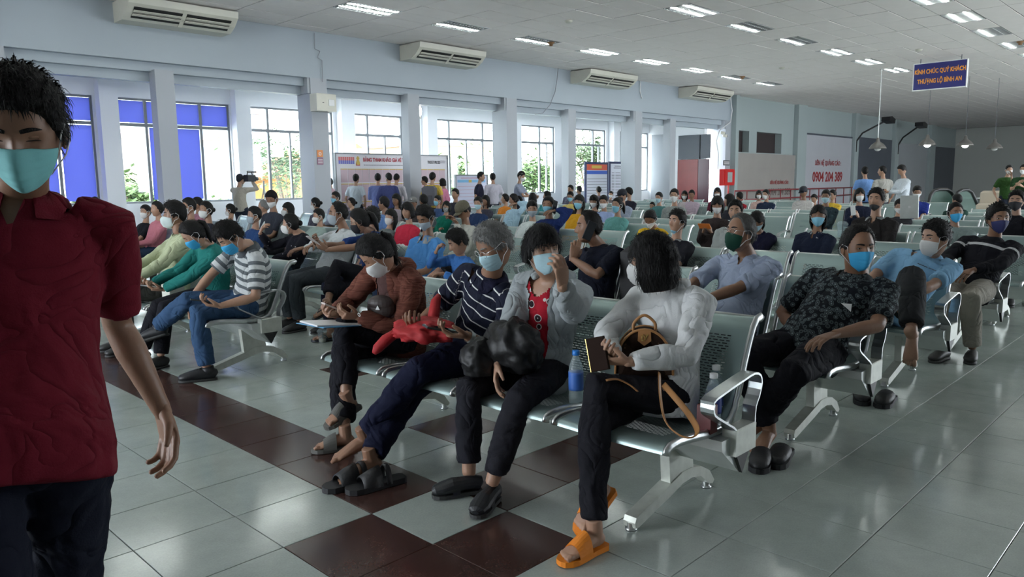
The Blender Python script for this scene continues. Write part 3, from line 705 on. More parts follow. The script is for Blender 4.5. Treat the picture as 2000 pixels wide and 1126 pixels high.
def run_jobs():
    tc=bpy.data.collections.new('tmp'); COL.children.link(tc); obs=[]
    for j in JOBS:
        me=bpy.data.meshes.new('t'); me.from_pydata(j.mb.v,[],j.mb.f)
        o=bpy.data.objects.new('t',me); tc.objects.link(o)
        r=o.modifiers.new('r','REMESH'); r.mode='VOXEL'; r.voxel_size=j.vox; r.use_smooth_shade=True
        s=o.modifiers.new('s','SMOOTH'); s.factor=.5; s.iterations=j.sm
        obs.append(o)
    dg=bpy.context.evaluated_depsgraph_get(); dg.update()
    for j,o in zip(JOBS,obs):
        e=o.evaluated_get(dg); me=e.to_mesh()
        n=len(me.vertices); a=np.empty(n*3,np.float32); me.vertices.foreach_get('co',a); j.V=a.reshape(-1,3).astype(float)
        q=np.empty(len(me.loops),np.int32); me.loops.foreach_get('vertex_index',q); lt=np.empty(len(me.polygons),np.int32); me.polygons.foreach_get('loop_total',lt)
        j.L=q; j.T=lt; e.to_mesh_clear()
        vn=np.zeros_like(j.V)
        if (lt==4).all():
            f=q.reshape(-1,4); nn=np.cross(j.V[f[:,2]]-j.V[f[:,0]],j.V[f[:,3]]-j.V[f[:,1]])
            for k in range(4): np.add.at(vn,f[:,k],nn)
        j.N=vn/(np.linalg.norm(vn,axis=1,keepdims=True)+1e-12)
        j.mb=None
    for o in obs: m=o.data; bpy.data.objects.remove(o); bpy.data.meshes.remove(m)
    bpy.data.collections.remove(tc)
class Geo:
    """numpy mesh accumulator"""
    def __init__(s): s.V=[];s.L=[];s.T=[];s.M=[];s.n=0
    def add(s,Vv,L,T,mi=0):
        s.V.append(np.asarray(Vv,float).reshape(-1,3)); s.L.append(np.asarray(L,np.int32)+s.n); s.T.append(np.asarray(T,np.int32)); s.M.append(np.full(len(T),mi,np.int32)); s.n+=len(s.V[-1]); return s
    def mb(s,m,mi=None):
        if not m.v: return s
        L=np.array([i for f in m.f for i in f],np.int32); T_=np.array([len(f) for f in m.f],np.int32)
        o=s.n; s.add(np.array(m.v),L,T_,0); s.M[-1]=np.array(m.m,np.int32) if mi is None else np.full(len(T_),mi,np.int32); return s
    def job(s,j,mi=0): return s.add(j.V,j.L,j.T,mi)
    def mesh(s,name,mats,origin=(0,0,0),smooth=True):
        Vv=np.concatenate(s.V)-np.array(origin,float); L=np.concatenate(s.L); T_=np.concatenate(s.T); Mi=np.concatenate(s.M)
        me=bpy.data.meshes.new(name); me.vertices.add(len(Vv)); me.vertices.foreach_set('co',Vv.astype(np.float32).ravel())
        me.loops.add(len(L)); me.loops.foreach_set('vertex_index',L)
        me.polygons.add(len(T_)); st=np.concatenate([[0],np.cumsum(T_)[:-1]]).astype(np.int32); me.polygons.foreach_set('loop_start',st); me.polygons.foreach_set('loop_total',T_)
        for m in mats: me.materials.append(m)
        me.polygons.foreach_set('material_index',Mi); me.polygons.foreach_set('use_smooth',np.full(len(T_),smooth))
        me.update(calc_edges=True); return me
    def obj(s,name,mats,parent,origin,smooth=True):
        o=bpy.data.objects.new(name,s.mesh(name,mats,origin,smooth)); COL.objects.link(o); o.parent=parent; return o
# --- materials for people
def skin_mat(k):
    t=[(.30,.165,.105),(.36,.205,.135),(.24,.125,.075),(.42,.25,.17),(.19,.095,.06)][k]
    n_='skin_%d'%k
    if n_ in MATS: return MATS[n_]
    m=mat(n_,t,.48,nscale=14,namp=.10,bump=.08,bscale=90); b=m.node_tree.nodes['Principled BSDF']
    b.inputs['Subsurface Weight'].default_value=.08; b.inputs['Subsurface Radius'].default_value=(.02,.008,.004); b.inputs['Subsurface Scale'].default_value=.5
    return m
def hair_mat(k):
    c={'d':(.0045,.004,.004),'b':(.022,.012,.008),'g':(.16,.16,.155),'k':(.10,.09,.06),'n':(.012,.013,.02),'w':(.07,.068,.065)}[k]
    n_='hair_'+k
    if n_ in MATS: return MATS[n_]
    m=mat(n_,c,.55,spec=.22); n=m.node_tree.nodes;l=m.node_tree.links;b=n['Principled BSDF']
    tc=n.new('ShaderNodeTexCoord'); mp=n.new('ShaderNodeMapping'); mp.inputs['Scale'].default_value=(60,60,7); t=n.new('ShaderNodeTexNoise'); t.inputs['Scale'].default_value=4; t.inputs['Detail'].default_value=3
    l.new(tc.outputs['Object'],mp.inputs[0]); l.new(mp.outputs[0],t.inputs['Vector']); bp=n.new('ShaderNodeBump'); bp.inputs['Strength'].default_value=.7; bp.inputs['Distance'].default_value=.006
    l.new(t.outputs['Fac'],bp.inputs['Height']); l.new(bp.outputs[0],b.inputs['Normal'])
    mx=n.new('ShaderNodeMix'); mx.data_type='RGBA'; mx.inputs[6].default_value=tuple(v*.5 for v in c)+(1,); mx.inputs[7].default_value=tuple(v*1.7 for v in c)+(1,); l.new(t.outputs['Fac'],mx.inputs[0]); l.new(mx.outputs[2],b.inputs['Base Color'])
    return m
def cloth(c,rough=.85):
    n_='cloth_%03d_%03d_%03d'%tuple(int(v*255) for v in c)
    if n_ in MATS: return MATS[n_]
    m=mat(n_,c,rough,nscale=5,namp=.12,spec=.12)
    n=m.node_tree.nodes;l=m.node_tree.links;b=n['Principled BSDF']
    tc=n.new('ShaderNodeTexCoord'); t=n.new('ShaderNodeTexNoise'); t.inputs['Scale'].default_value=6.5; t.inputs['Detail'].default_value=2.5; t.inputs['Distortion'].default_value=.8
    t2=n.new('ShaderNodeTexNoise'); t2.inputs['Scale'].default_value=260
    l.new(tc.outputs['Object'],t.inputs['Vector']); l.new(tc.outputs['Object'],t2.inputs['Vector'])
    r1=n.new('ShaderNodeMath'); r1.operation='SUBTRACT'; r1.inputs[1].default_value=.5; l.new(t.outputs['Fac'],r1.inputs[0])
    r2=n.new('ShaderNodeMath'); r2.operation='ABSOLUTE'; l.new(r1.outputs[0],r2.inputs[0])
    r3=n.new('ShaderNodeMath'); r3.operation='POWER'; r3.inputs[1].default_value=.6; l.new(r2.outputs[0],r3.inputs[0])
    a=n.new('ShaderNodeMath'); a.operation='MULTIPLY_ADD'; a.inputs[1].default_value=.04; l.new(t2.outputs['Fac'],a.inputs[0]); l.new(r3.outputs[0],a.inputs[2])
    bp=n.new('ShaderNodeBump'); bp.inputs['Strength'].default_value=.6; bp.inputs['Distance'].default_value=.05; l.new(a.outputs[0],bp.inputs['Height']); l.new(bp.outputs[0],b.inputs['Normal'])
    return m
def patt(name,base,f):
    """cloth with a colour pattern; f(nodes,links,new) returns a colour socket"""
    if name in MATS: return MATS[name]
    MATS.pop('cloth_%03d_%03d_%03d'%tuple(int(v*255) for v in base),None)
    m=cloth(base); MATS.pop('cloth_%03d_%03d_%03d'%tuple(int(v*255) for v in base),None); m.name=name; MATS[name]=m
    n=m.node_tree.nodes;l=m.node_tree.links
    s=f(n,l); l.new(s,n['Principled BSDF'].inputs['Base Color']); return m
def ramp(n,l,fac,stops,const=True):
    r=n.new('ShaderNodeValToRGB'); e=r.color_ramp.elements
    r.color_ramp.interpolation='CONSTANT' if const else 'LINEAR'
    e[0].position=stops[0][0]; e[0].color=(*stops[0][1],1); e[1].position=stops[1][0]; e[1].color=(*stops[1][1],1)
    for p,c in stops[2:]: q=e.new(p); q.color=(*c,1)
    l.new(fac,r.inputs[0]); return r.outputs[0]
def stripes(name,base,other,period,duty,attr='along'):
    def f(n,l):
        a=n.new('ShaderNodeAttribute'); a.attribute_name=attr
        d=n.new('ShaderNodeMath'); d.operation='DIVIDE'; d.inputs[1].default_value=period; l.new(a.outputs['Fac'],d.inputs[0])
        fr=n.new('ShaderNodeMath'); fr.operation='FRACT'; l.new(d.outputs[0],fr.inputs[0])
        return ramp(n,l,fr.outputs[0],[(0,base),(1-duty,other)])
    return patt(name,base,f)
def voro(name,stops,scale,feature='F1',rand=1.,const=True):
    def f(n,l):
        tc=n.new('ShaderNodeTexCoord'); v=n.new('ShaderNodeTexVoronoi'); v.inputs['Scale'].default_value=scale; v.feature=feature; v.inputs['Randomness'].default_value=rand
        l.new(tc.outputs['Object'],v.inputs['Vector']); return ramp(n,l,v.outputs['Distance'],stops,const)
    return patt(name,stops[0][1],f)
MASKC={'w':(.66,.66,.65),'b':(.22,.50,.64),'b2':(.38,.56,.62),'b3':(.04,.36,.66),'gr':(.33,.38,.42),'dk':(.015,.015,.02),'d':(.03,.03,.04),'dn':(.02,.02,.022),'grn':(.0,.045,.025),'nv':(.02,.025,.10),'chin':(.25,.48,.60),'ch':(.5,.5,.5),'gl':(.58,.66,.66),'tq':(.20,.52,.53)}
def mask_mat(k):
    if k=='ch':
        def f(n,l):
            tc=n.new('ShaderNodeTexCoord'); c=n.new('ShaderNodeTexChecker'); c.inputs['Scale'].default_value=90; c.inputs[1].default_value=(.02,.02,.02,1); c.inputs[2].default_value=(.6,.6,.6,1); l.new(tc.outputs['Object'],c.inputs[0]); return c.outputs[0]
        return patt('mask_chequered',(.5,.5,.5),f)
    return mat('mask_'+k,MASKC[k],.75,nscale=20,namp=.06,bump=.15,bscale=40)
# --- head
HR=(.094,.0755,.118)
def smooth(e0,e1,x): t=np.clip((x-e0)/(e1-e0),0,1); return t*t*(3-2*t)
def head_surf(phi,th,nose=True,fat=1.):
    """vectorised: azimuth from forward, polar from crown -> position"""
    s=np.sin(th); c=np.cos(th); cf=np.cos(phi); sf=np.sin(phi)
    z=c*HR[2]; lower=smooth(0,-.118,z); front=smooth(-.2,.6,cf)
    p=1-.42*lower*front
    rho=np.power(np.clip(s,1e-6,1),p)
    x=cf*rho*np.where(cf>0,.091,.098); y=sf*rho*HR[1]*fat
    t=np.clip(-z/.118,0,1)
    y=y*(1-.30*t**1.7)
    x=np.where(cf<0,x*(1-.50*t**1.3),x)
    x=x-.006
    # flatter face
    x=np.where(x>.066,.066+(x-.066)*.72,x)
    # forehead / brow / sockets / cheeks / chin
    g=lambda a,b,cx,cz:np.exp(-((np.abs(y)-cx)/a)**2-((z-cz)/b)**2)*(cf>0)
    x=x+.004*g(.03,.008,.022,.027)-.0085*g(.015,.012,.031,.008)+.004*g(.018,.016,.040,-.022)+.009*np.exp(-(y/.022)**2-((z+.102)/.016)**2)*(cf>0)
    x=x+.005*np.exp(-(y/.022)**2-((z+.068)/.007)**2)*(cf>0)+.004*np.exp(-(y/.018)**2-((z+.080)/.005)**2)*(cf>0)-.003*np.exp(-(y/.02)**2-((z+.0745)/.003)**2)*(cf>0)
    if nose:
        pr=smooth(.018,-.030,z)*smooth(-.050,-.038,z)
        wdt=.008+.007*smooth(.01,-.035,z)
        x=x+(.006*smooth(.03,.0,z)*smooth(-.050,-.038,z)+.019*pr)*np.exp(-(y/wdt)**2)*(cf>0)
    return np.stack([x,y,z],-1)
def grid(nph,nth,front=1.35):
    s=np.linspace(-1,1,nph,endpoint=False); phi=np.pi*np.sign(s)*np.abs(s)**front
    th=np.linspace(.02,math.pi-.02,nth); return phi,th
def grid_faces(nph,nth,wrap=True):
    L=[]
    for j in range(nth-1):
        for i in range(nph if wrap else nph-1):
            a=j*nph+i;b=j*nph+(i+1)%nph; L+= [a,a+nph,b+nph,b]
    return L
_HF={}
def head_geo(level):
    if level in _HF: return _HF[level]
    nph,nth={0:(72,64),1:(36,30),2:(20,16)}[level]
    ph,th=grid(nph,nth); P,TT=np.meshgrid(ph,th); Vv=head_surf(P.ravel(),TT.ravel(),True)
    L=grid_faces(nph,nth); T_=[4]*(len(L)//4)
    L+=list(range(nph-1,-1,-1)); T_.append(nph); L+=[(nth-1)*nph+i for i in range(nph)]; T_.append(nph)
    L=np.array(L); _HF[level]=(Vv,L,T_,P.ravel(),TT.ravel()); return _HF[level]
def surf_at(y,z):
    # front surface point at given y,z
    th=math.acos(max(-1,min(1,z/HR[2]))); best=None
    ph=np.linspace(-1.5,1.5,241); S=head_surf(ph,np.full_like(ph,th)); i=np.argmin(np.abs(S[:,1]-y)); return S[i]
HL={'s':[(0,.068),(30,.064),(48,.050),(62,.012),(74,-.018),(88,-.012),(104,-.022),(122,-.055),(180,-.068)],
    'x':[(0,.090),(25,.090),(45,.080),(58,.052),(68,.018),(78,-.012),(88,-.005),(104,-.018),(122,-.05),(180,-.06)],
    'f':[(0,.074),(30,.070),(50,.050),(66,.02),(80,-.03),(95,-.05),(120,-.075),(180,-.088)],
    'fr':[(0,.052),(32,.050),(45,.040),(60,.012),(76,-.04),(95,-.055),(120,-.075),(180,-.088)]}
def hair_cap(kind,level,thick,side,seed=0,rough=.003):
    Vv,L,T_,P,TH=head_geo(level); V0=head_surf(P,TH,False)
    deg=np.degrees(np.abs(P)); zt=np.interp(deg,[a for a,b in HL[kind]],[b for a,b in HL[kind]])
    z=V0[:,2]; N=V0/np.array([.094,.0755,.118])**2; N/=np.linalg.norm(N,axis=1,keepdims=True)
    m=smooth(zt-.004,zt+.009,z); tall=smooth(.0,.085,z)
    off=-.010+(.010+side+(thick-side)*tall)*m
    rg=np.random.RandomState(seed+3)
    w=np.sin(P*9+seed)*np.sin(TH*7+seed*2)*.35+np.sin(P*23+seed*3)*.3+rg.uniform(-1,1,len(P))*.5
    off=off+rough*w*m
    return V0+N*off[:,None],L,T_
def shell(zb,open_deg,flare,thick=.016,zt=.128,n=(30,20),side=.016,fr=.055,seed=0):
    """thick C-shaped curtain of long hair, face opening at the front"""
    nph,nz=n; out=[];inn=[]
    for j in range(nz):
        t=j/(nz-1); z=zt*(1-.0)+ (zb-zt)*t
        if z>0: k=math.sqrt(max(0,1-(z/(HR[2]+side))**2))
        else: k=1+flare*(-z/.12)
        for i in range(nph):
            zz=z
            op=math.radians(open_deg)*min(1,max(0,(fr-z)/.03)) if z<fr else 0.001
            a=op+(2*math.pi-2*op)*i/(nph-1)
            rx=(.094+side)*k; ry=(.0755+side)*k
            if z<-.07: k2=1-.9*(-z-.07)/.1*.5; rx*=k2; ry*=k2
            wv=1+.02*math.sin(a*13+seed)+.012*math.sin(a*29)
            x=math.cos(a)*rx*wv-.008; y=math.sin(a)*ry*wv
            if math.cos(a)<0 and z<0: x*= .93
            out.append((x,y,zz)); inn.append((x*.80,y*.80,zz-.004 if j else zz-.02))
    V_=np.array(out+inn); N_=len(out); L=[];T_=[]
    for j in range(nz-1):
        for i in range(nph-1):
            a=j*nph+i; L+=[a,a+nph,a+nph+1,a+1]; L+=[N_+a,N_+a+1,N_+a+nph+1,N_+a+nph]; T_+=[4,4]
        for i,fl in ((0,0),(nph-1,1)):
            a=j*nph+i; q=[a,a+nph,N_+a+nph,N_+a]; L+= q if fl else q[::-1]; T_.append(4)
    for i in range(nph-1):
        a=(nz-1)*nph+i; L+=[a,N_+a,N_+a+1,a+1]; T_.append(4)
        L+=[i,i+1,N_+i+1,N_+i]; T_.append(4)
    return V_,np.array(L),T_
def mask_geo(kind,level):
    nu,nv={0:(29,19),1:(17,11),2:(9,6)}[level]
    kn=kind in('w','gl','gr2'); out=[];inn=[]
    zt0,zb0=(-.004,-.122)
    if kind=='chin': zt0,zb0=(-.088,-.128)
    if kind=='dn': zt0=-.052
    for j in range(nv):
        v=j/(nv-1)
        for i in range(nu):
            u=-1+2*i/(nu-1)
            zt=zt0-.018*abs(u)**1.5; zb=zb0+.034*abs(u)**1.8 if kind!='chin' else zb0+.03*u*u
            z=zt+(zb-zt)*v; ph=u*math.radians(66)
            th=math.acos(max(-.985,z/HR[2])); s=head_surf(np.array([ph]),np.array([th]),False)[0]
            z_=z
            r=math.hypot(s[0],s[1])
            off=.0045
            if kind!='chin':
                off+= .021*math.exp(-(u/.26)**2)*(1-v)**.5*(.55+.45*min(1,v*5)) + .010*math.exp(-(u/.55)**2)*math.sin(math.pi*min(v,1))
                if kn: off+=.010*math.exp(-(u/.22)**2)*math.sin(math.pi*v)**.6+.004*math.exp(-(u/.5)**2)
                elif level==0 and kind not in('grn','nv','dk','ch','dn'):
                    for q in (.28,.45,.62): off+=.0022*(1-abs(u)**3)*(1 if 0<v-q<.09 else 0)
            dx=np.array([math.cos(ph),math.sin(ph)*.8,0])
            if v>.9 : off*=1-(v-.9)*6*.5
            p=np.array([s[0],s[1],z_])+dx*off
            if j==nv-1 and kind!='chin': p[0]-=.004
            out.append(p); inn.append(p-dx*.0035)
    N_=len(out);V_=np.array(out+inn);L=[]
    for j in range(nv-1):
        for i in range(nu-1):
            a=j*nu+i; L+=[a,a+nu,a+nu+1,a+1, N_+a,N_+a+1,N_+a+nu+1,N_+a+nu]
    def strip(a,b): return [a,b,N_+b,N_+a]
    for i in range(nu-1): L+=strip(i,i+1); L+=strip((nv-1)*nu+i+1,(nv-1)*nu+i)
    for j in range(nv-1): L+=strip((j+1)*nu,j*nu); L+=strip(j*nu+nu-1,(j+1)*nu+nu-1)
    return V_,np.array(L),[4]*(len(L)//4),out,nu,nv
def ear(sgn,level):
    b=MB(); n=12 if level==0 else 8
    R=np.array([[.94,.25*sgn,0],[-.25*sgn,.94,0],[0,0,1.]])
    b.ell((-.012,sgn*.0745,-.008),(.017,.0065,.030),n,8,R)
    if level==0:
        pts=[(-.012+.014*math.cos(a),sgn*(.080-.002*math.cos(a)),-.006+.027*math.sin(a)) for a in np.linspace(-.9,2.9,14)]
        b.tube(pts,.0035,6)
        b.ell((-.004,sgn*.0765,-.030),(.006,.004,.008),8,6)
    return b
def eyes(gaze=0.,openness=1.,smile=False):
    b=MB()
    for s in (-1,1):
        c=surf_at(s*.031,.008); c=c+V(-.0015,0,0); R=np.array([[math.cos(s*.28),-math.sin(s*.28),0],[math.sin(s*.28),math.cos(s*.28),0],[0,0,1]])
        if openness>.15:
            b.ell(c,(.0055,.0125,.0050*openness),14,8,R,1)
            b.ell(c+R@V(.0035,s*(-.001),-.0005-gaze*.001),(.0032,.0050,.0048*openness),12,8,R,2)
        b.ell(c+R@V(-.0005,0,.0075-.0028*(1-openness)),(.0062,.0145,.0050),14,8,R,0)
        b.ell(c+R@V(-.0008,0,-.0072+.001*(1-openness)),(.0055,.0135,.0042),14,8,R,0)
        zz=.0042*openness-.002
        b.tube([c+R@V(.0058-.05*abs(t)**2*8,t,zz-.9*t*t*18*(1 if not smile else 1.3)*.25) for t in np.linspace(-.0135,.0135,9)],[.0004,.0009,.0012,.0013,.0013,.0013,.0012,.0009,.0004],5,2)
    return b
def brows(kind='m'):
    b=MB()
    w=.0046 if kind=='m' else .0026
    for s in (-1,1):
        pts=[];
        for t in np.linspace(0,1,8):
            y=s*(.013+.036*t); z=.027+.006*math.sin(t*2.4)-.004*t
            p=surf_at(y,z); pts.append(p+V(.0006,0,0))
        b.tube(pts,[w*.8,w,w,w,w*.9,w*.75,w*.5,w*.2],6,3,ref=(0,0,1),ry=[.0014]*8)
    return b
def Rhead(look,roll=0.):
    f=nrm(look); l=nrm(np.cross(UP,f)); u=np.cross(f,l)
    c,s=math.cos(roll),math.sin(roll); l2=c*l+s*u; u2=-s*l+c*u
    return np.stack([f,l2,u2],1)
# --- hands
def hand_mb(w,hd,pn,left,S=1.,curl=.35,spread=1.,level=0,thumb=.5,fat=1.,curls=None):
    """w wrist, hd hand direction, pn palm normal"""
    hd=nrm(hd); pn=nrm(np.array(pn)-hd*(np.array(pn)@hd)); th=np.cross(pn,hd)*(1 if left else -1)
    b=MB(); n=10 if level==0 else 6
    w=np.array(w,float)
    P=lambda a,s_,p_: w+(hd*a+th*s_+pn*p_)*S
    # palm
    b.tube([P(-.02,0,0),P(.0,0,0),P(.03,.003,.0),P(.06,.002,.0),P(.088,0,.0),P(.096,0,.001)],[.022*S*fat,.026*S*fat,.036*S*fat,.041*S*fat,.040*S*fat,.034*S*fat],n if level else 14,ref=th,ry=[.018*S*fat,.017*S*fat,.0155*S*fat,.0135*S*fat,.0115*S*fat,.009*S*fat])
    roots=[(.088,.029),(.094,.010),(.090,-.010),(.082,-.028)]; lens=[(.040,.024,.020),(.044,.028,.022),(.041,.026,.021),(.032,.020,.018)]
    for i,((a,s_),ls) in enumerate(zip(roots,lens)):
        c=(curls[i] if curls else curl)*(1+.08*i); p=P(a-.012,s_,.0); ang=0; pts=[p]; sp=(s_/.029)*.05*spread
        for k,Ls in enumerate(ls):
            ang+=c*[.85,1.15,.8][k]
            d=nrm((hd*math.cos(ang)+pn*math.sin(ang))+th*sp*math.cos(ang))
            L_=Ls+(.012 if k==0 else 0)
            pts.append(pts[-1]+d*L_*S)
        pts.append(pts[-1]+d*.004*S)
        r=[.0098,.0092,.0084,.0072,.0035]; b.tube(pts,[x*S*fat for x in r],n if level==0 else 5)
    tb=P(.018,.020,.006); d1=nrm(hd*.62+th*.75+pn*(.25+thumb*.3)); d2=nrm(hd*.85+th*.32+pn*(.25+thumb*.5)); d3=nrm(hd*.95+th*.05+pn*(.2+thumb*.7))
    b.tube([tb-d1*.01*S,tb+d1*.034*S,tb+d1*.034*S+d2*.032*S,tb+d1*.034*S+d2*.032*S+d3*.026*S],[.0165*S*fat,.0125*S*fat,.0102*S*fat,.0068*S*fat],n if level==0 else 5)
    return b
# --- feet
def foot_mb(an,d,S=1.,level=0,up=UP,toes=True,fk=1.):
    d=nrm(d); up=nrm(np.array(up)-d*(np.array(up)@d)); sd=np.cross(up,d)*max(fk,.93); d=d*fk; b=MB()
    P=lambda a,s_,u_: np.array(an)+(d*a+sd*s_+up*u_)*S
    b.tube([P(0,0,.05),P(-.005,0,-.01),P(-.01,0,-.045),P(-.01,0,-.062)],[.033*S,.034*S,.030*S,.02*S],12)
    b.tube([P(-.055,0,-.045),P(-.04,0,-.040),P(.0,0,-.030),P(.05,0,-.034),(P(.10,0,-.045)),P(.145,0,-.055),P(.165,0,-.058)],[.018*S,.028*S,.032*S,.034*S,.040*S,.043*S,.030*S],12,ref=sd,ry=[.015*S,.026*S,.038*S,.033*S,.024*S,.015*S,.010*S])
    if toes:
        return b,[(P(.150,s_,-.058),P(.150+l*.55,s_*1.05,-.055),P(.150+l,s_*1.08,-.062)) for s_,l in ((.026,.044),(.008,.040),(-.008,.034),(-.022,.027),(-.034,.020))],(d,sd,up)
    return b,[],(d,sd,up)
def ring_tube(b,path,rs_,ax,n=16):
    """elliptic loft: path points, (a,b) radii, lateral axes per ring"""
    vs=[];N=len(path)
    for i in range(N):
        t=nrm(np.array(path[min(i+1,N-1)])-np.array(path[max(i-1,0)])); l=ax[i]-t*(ax[i]@t); l=nrm(l); f=np.cross(l,t)
        for k in range(n):
            a=2*math.pi*k/n; vs.append(np.array(path[i])+l*math.cos(a)*rs_[i][0]+f*math.sin(a)*rs_[i][1])
    fs=[(i*n+k,i*n+(k+1)%n,(i+1)*n+(k+1)%n,(i+1)*n+k) for i in range(N-1) for k in range(n)]
    fs.append(tuple(range(n-1,-1,-1))); fs.append(tuple((N-1)*n+k for k in range(n)))
    b.add(vs,fs)
def lerp(a,b,t): return np.array(a)*(1-t)+np.array(b)*t
def tufts(Pv,Nv,n,flow,ln,w,rg,lift=.35):
    b=MB(); N_=len(Pv)
    for _ in range(n):
        i=rg.randrange(N_); p=Pv[i]+np.array([rg.gauss(0,.003),rg.gauss(0,.003),rg.gauss(0,.003)]); nn=Nv[i]
        d=flow(p,nn); d=nrm(d-nn*(d@nn)*.9+nn*lift*rg.random()+np.array([rg.gauss(0,.22),rg.gauss(0,.22),rg.gauss(0,.22)]))
        L=ln*(.6+.8*rg.random()); sd=nrm(np.cross(d,nn))*w*(.6+.8*rg.random()); d2=nrm(d-nn*.35+np.array([0,0,-.25]))
        a=p-d*L*.25-nn*.003; m=p+d*L*.4+nn*.0015; e=m+d2*L*.6
        b.add([a-sd,a+sd,m+sd*.8,m-sd*.8,m+nn*w*.8,e],[(0,1,4),(1,2,4),(0,4,3),(2,5,4),(4,5,3)])
    return b
PEOPLE=[]
class Person: pass
def person(label,pel,head,look,fwd=(-1,0,0),S=.96,sex='m',skin=1,hair='s',hairc='d',shirt=('s',(.1,.1,.1)),pants=(.02,.02,.025),mask=None,level=1,
           pose='lap',wrists=None,elbows=None,knees=None,ankles=None,toes=None,shoe='shoe',shoec=(.02,.02,.02),roll=0.,sh=None,hands=None,curl=(.35,.35),
           stand=False,shorts=False,smat=None,pmat=None,belly=0.,group=None,extra=None,eye=(0,1.),fat=1.,glasses=None,bend=None,sleeve=.5,headS=None,hipw=None,collar=None,opening=None,cat='person',open_hands=None,hair_th=None,torsomul=1.):
    p=Person(); p.__dict__.update({k:v for k,v in locals().items() if k!='p'})
    fwd=nrm([fwd[0],fwd[1],0]); left=np.cross(UP,fwd); pel=np.array(pel,float); head=np.array(head,float)
    Ls,Ln=.465*S*torsomul,.165*S
    pole=-fwd if bend is None else np.array(bend,float)
    # neck base by two-bone chain pelvis-neck-head
    N,hd=ik(pel,head-UP*.03*S,Ls,Ln,pole)
    head=hd+UP*.03*S
    shd=nrm(sh) if sh is not None else left
    torso=nrm(N-pel)
    shd=nrm(shd-torso*(shd@torso)*.6)
    w=(.183 if sex=='m' else .165)*S*fat
    SL=N+shd*w-torso*.058*S; SR=N-shd*w-torso*.058*S
    hw=(hipw or .088)*S; HLj=pel+left*hw; HRj=pel-left*hw
    ua,fa=.275*S,.245*S; tl,sl=.425*S,.405*S
    J={}
    chest=lerp(pel,N,.62)
    for side,Sh,sg in (('L',SL,1),('R',SR,-1)):
        wr=None if wrists is None else wrists.get(side)
        if wr is None:
            if stand: wr=Sh-UP*.47*S+left*sg*.04+fwd*.06
            elif pose=='phone': wr=chest+fwd*.24*S+left*sg*.05+UP*(.02*S)
            elif pose=='cross': wr=chest+fwd*.15*S-left*sg*.10-UP*.06*S
            elif pose=='face' and sg<0: wr=head+fwd*.10-UP*.12
            else: wr=pel+fwd*(.235+.03*sg)*S+left*sg*.055*S+UP*.125*S
            if pose=='ear' and sg>0: wr=head+left*.10-UP*.06+fwd*.02
        el=None if elbows is None else elbows.get(side)
        po=-UP*.8+left*sg*.5-fwd*.45
        if el is not None: po=np.array(el)-lerp(Sh,wr,.5)
        e,wr=ik(Sh,wr,ua,fa,po); J['S'+side],J['E'+side],J['W'+side]=Sh,e,wr
    for side,Hj,sg in (('L',HLj,1),('R',HRj,-1)):
        an=None if ankles is None else ankles.get(side)
        if an is None: an=(pel+fwd*(.40*S)+left*sg*.10) if not stand else Hj+fwd*.02*sg; an=np.array([an[0],an[1],.085])
        kn=None if knees is None else knees.get(side)
        po=fwd+UP*.6
        if kn is not None: po=np.array(kn)-lerp(Hj,an,.5)
        k_,an=ik(Hj,an,tl,sl,po); J['H'+side],J['K'+side],J['A'+side]=Hj,k_,an
    p.J=J; p.N=N; p.head=head; p.pel=pel; p.fwd=fwd; p.left=left; p.shd=shd; p.torso=torso; p.R=Rhead(look,roll)
    p.hs=headS or S*.97
    vb={0:.0125,1:.021,2:.031}[level]; vc={0:.0100,1:.017,2:.026}[level]
    if extra and 'vox' in extra: vb,vc=extra['vox']
    # ----- body raw
    b=MB(); ax=[left,left,lerp(left,shd,.4),lerp(left,shd,.8),shd,shd,shd]
    mid=lerp(pel,N,.5)-fwd*.02*S if bend is None else lerp(pel,N,.5)-fwd*.045*S
    def spine(t):
        return (1-t)**2*pel+2*t*(1-t)*(2*mid-.5*pel-.5*N)+t*t*N
    f_=1 if sex=='m' else .92
    p.spine=spine
    path=[pel-torso*.07*S,pel,spine(.35),spine(.65),spine(.86),N-torso*.0,N+torso*.02*S]
    ring_tube(b,path,[(.13*S,.09*S),(.155*S,.11*S),(.125*S*f_,(.095+belly)*S),(.145*S*f_,(.108+belly*.4)*S),(.150*S*f_,.09*S),(.07*S,.058*S),(.05*S,.05*S)],ax)
    nk=head-UP*.06*S-p.R[:,0]*.022*S
    b.tube([N-torso*.05*S,N+torso*.01*S,lerp(N,nk,.6),nk,head-UP*.01*S-p.R[:,0]*.02],[.06*S*fat,.056*S*fat,.050*S*fat,.050*S*fat,.045*S],12)
    for sd_ in 'LR':
        s_,e,w_=J['S'+sd_],J['E'+sd_],J['W'+sd_]
        b.tube([lerp(s_,N,.35),s_,lerp(s_,e,.5),e,lerp(e,w_,.3),lerp(e,w_,.75),w_,w_+nrm(w_-e)*.02],[x*S*(fat if i<4 else 1) for i,x in enumerate([.045,.050,.043,.036,.039,.029,.024,.022])],10)
        h_,k_,a_=J['H'+sd_],J['K'+sd_],J['A'+sd_]
        b.tube([h_,lerp(h_,k_,.5),k_,lerp(k_,a_,.3),lerp(k_,a_,.8),a_],[.082*S,.068*S,.052*S,.053*S,.036*S,.034*S],10)
    p.jb=Job(b,vb,2)
    # ----- shirt raw
    kind=shirt[0]; g=.014*S
    if level==0: g=.012
    c=MB(); hem=pel-torso*.085*S if kind!='t' else pel
    path=[hem,pel+torso*.0,spine(.35),spine(.65),spine(.86),N-torso*.012*S,N+torso*.022*S]
    loose=1.0 if sex=='m' else .97
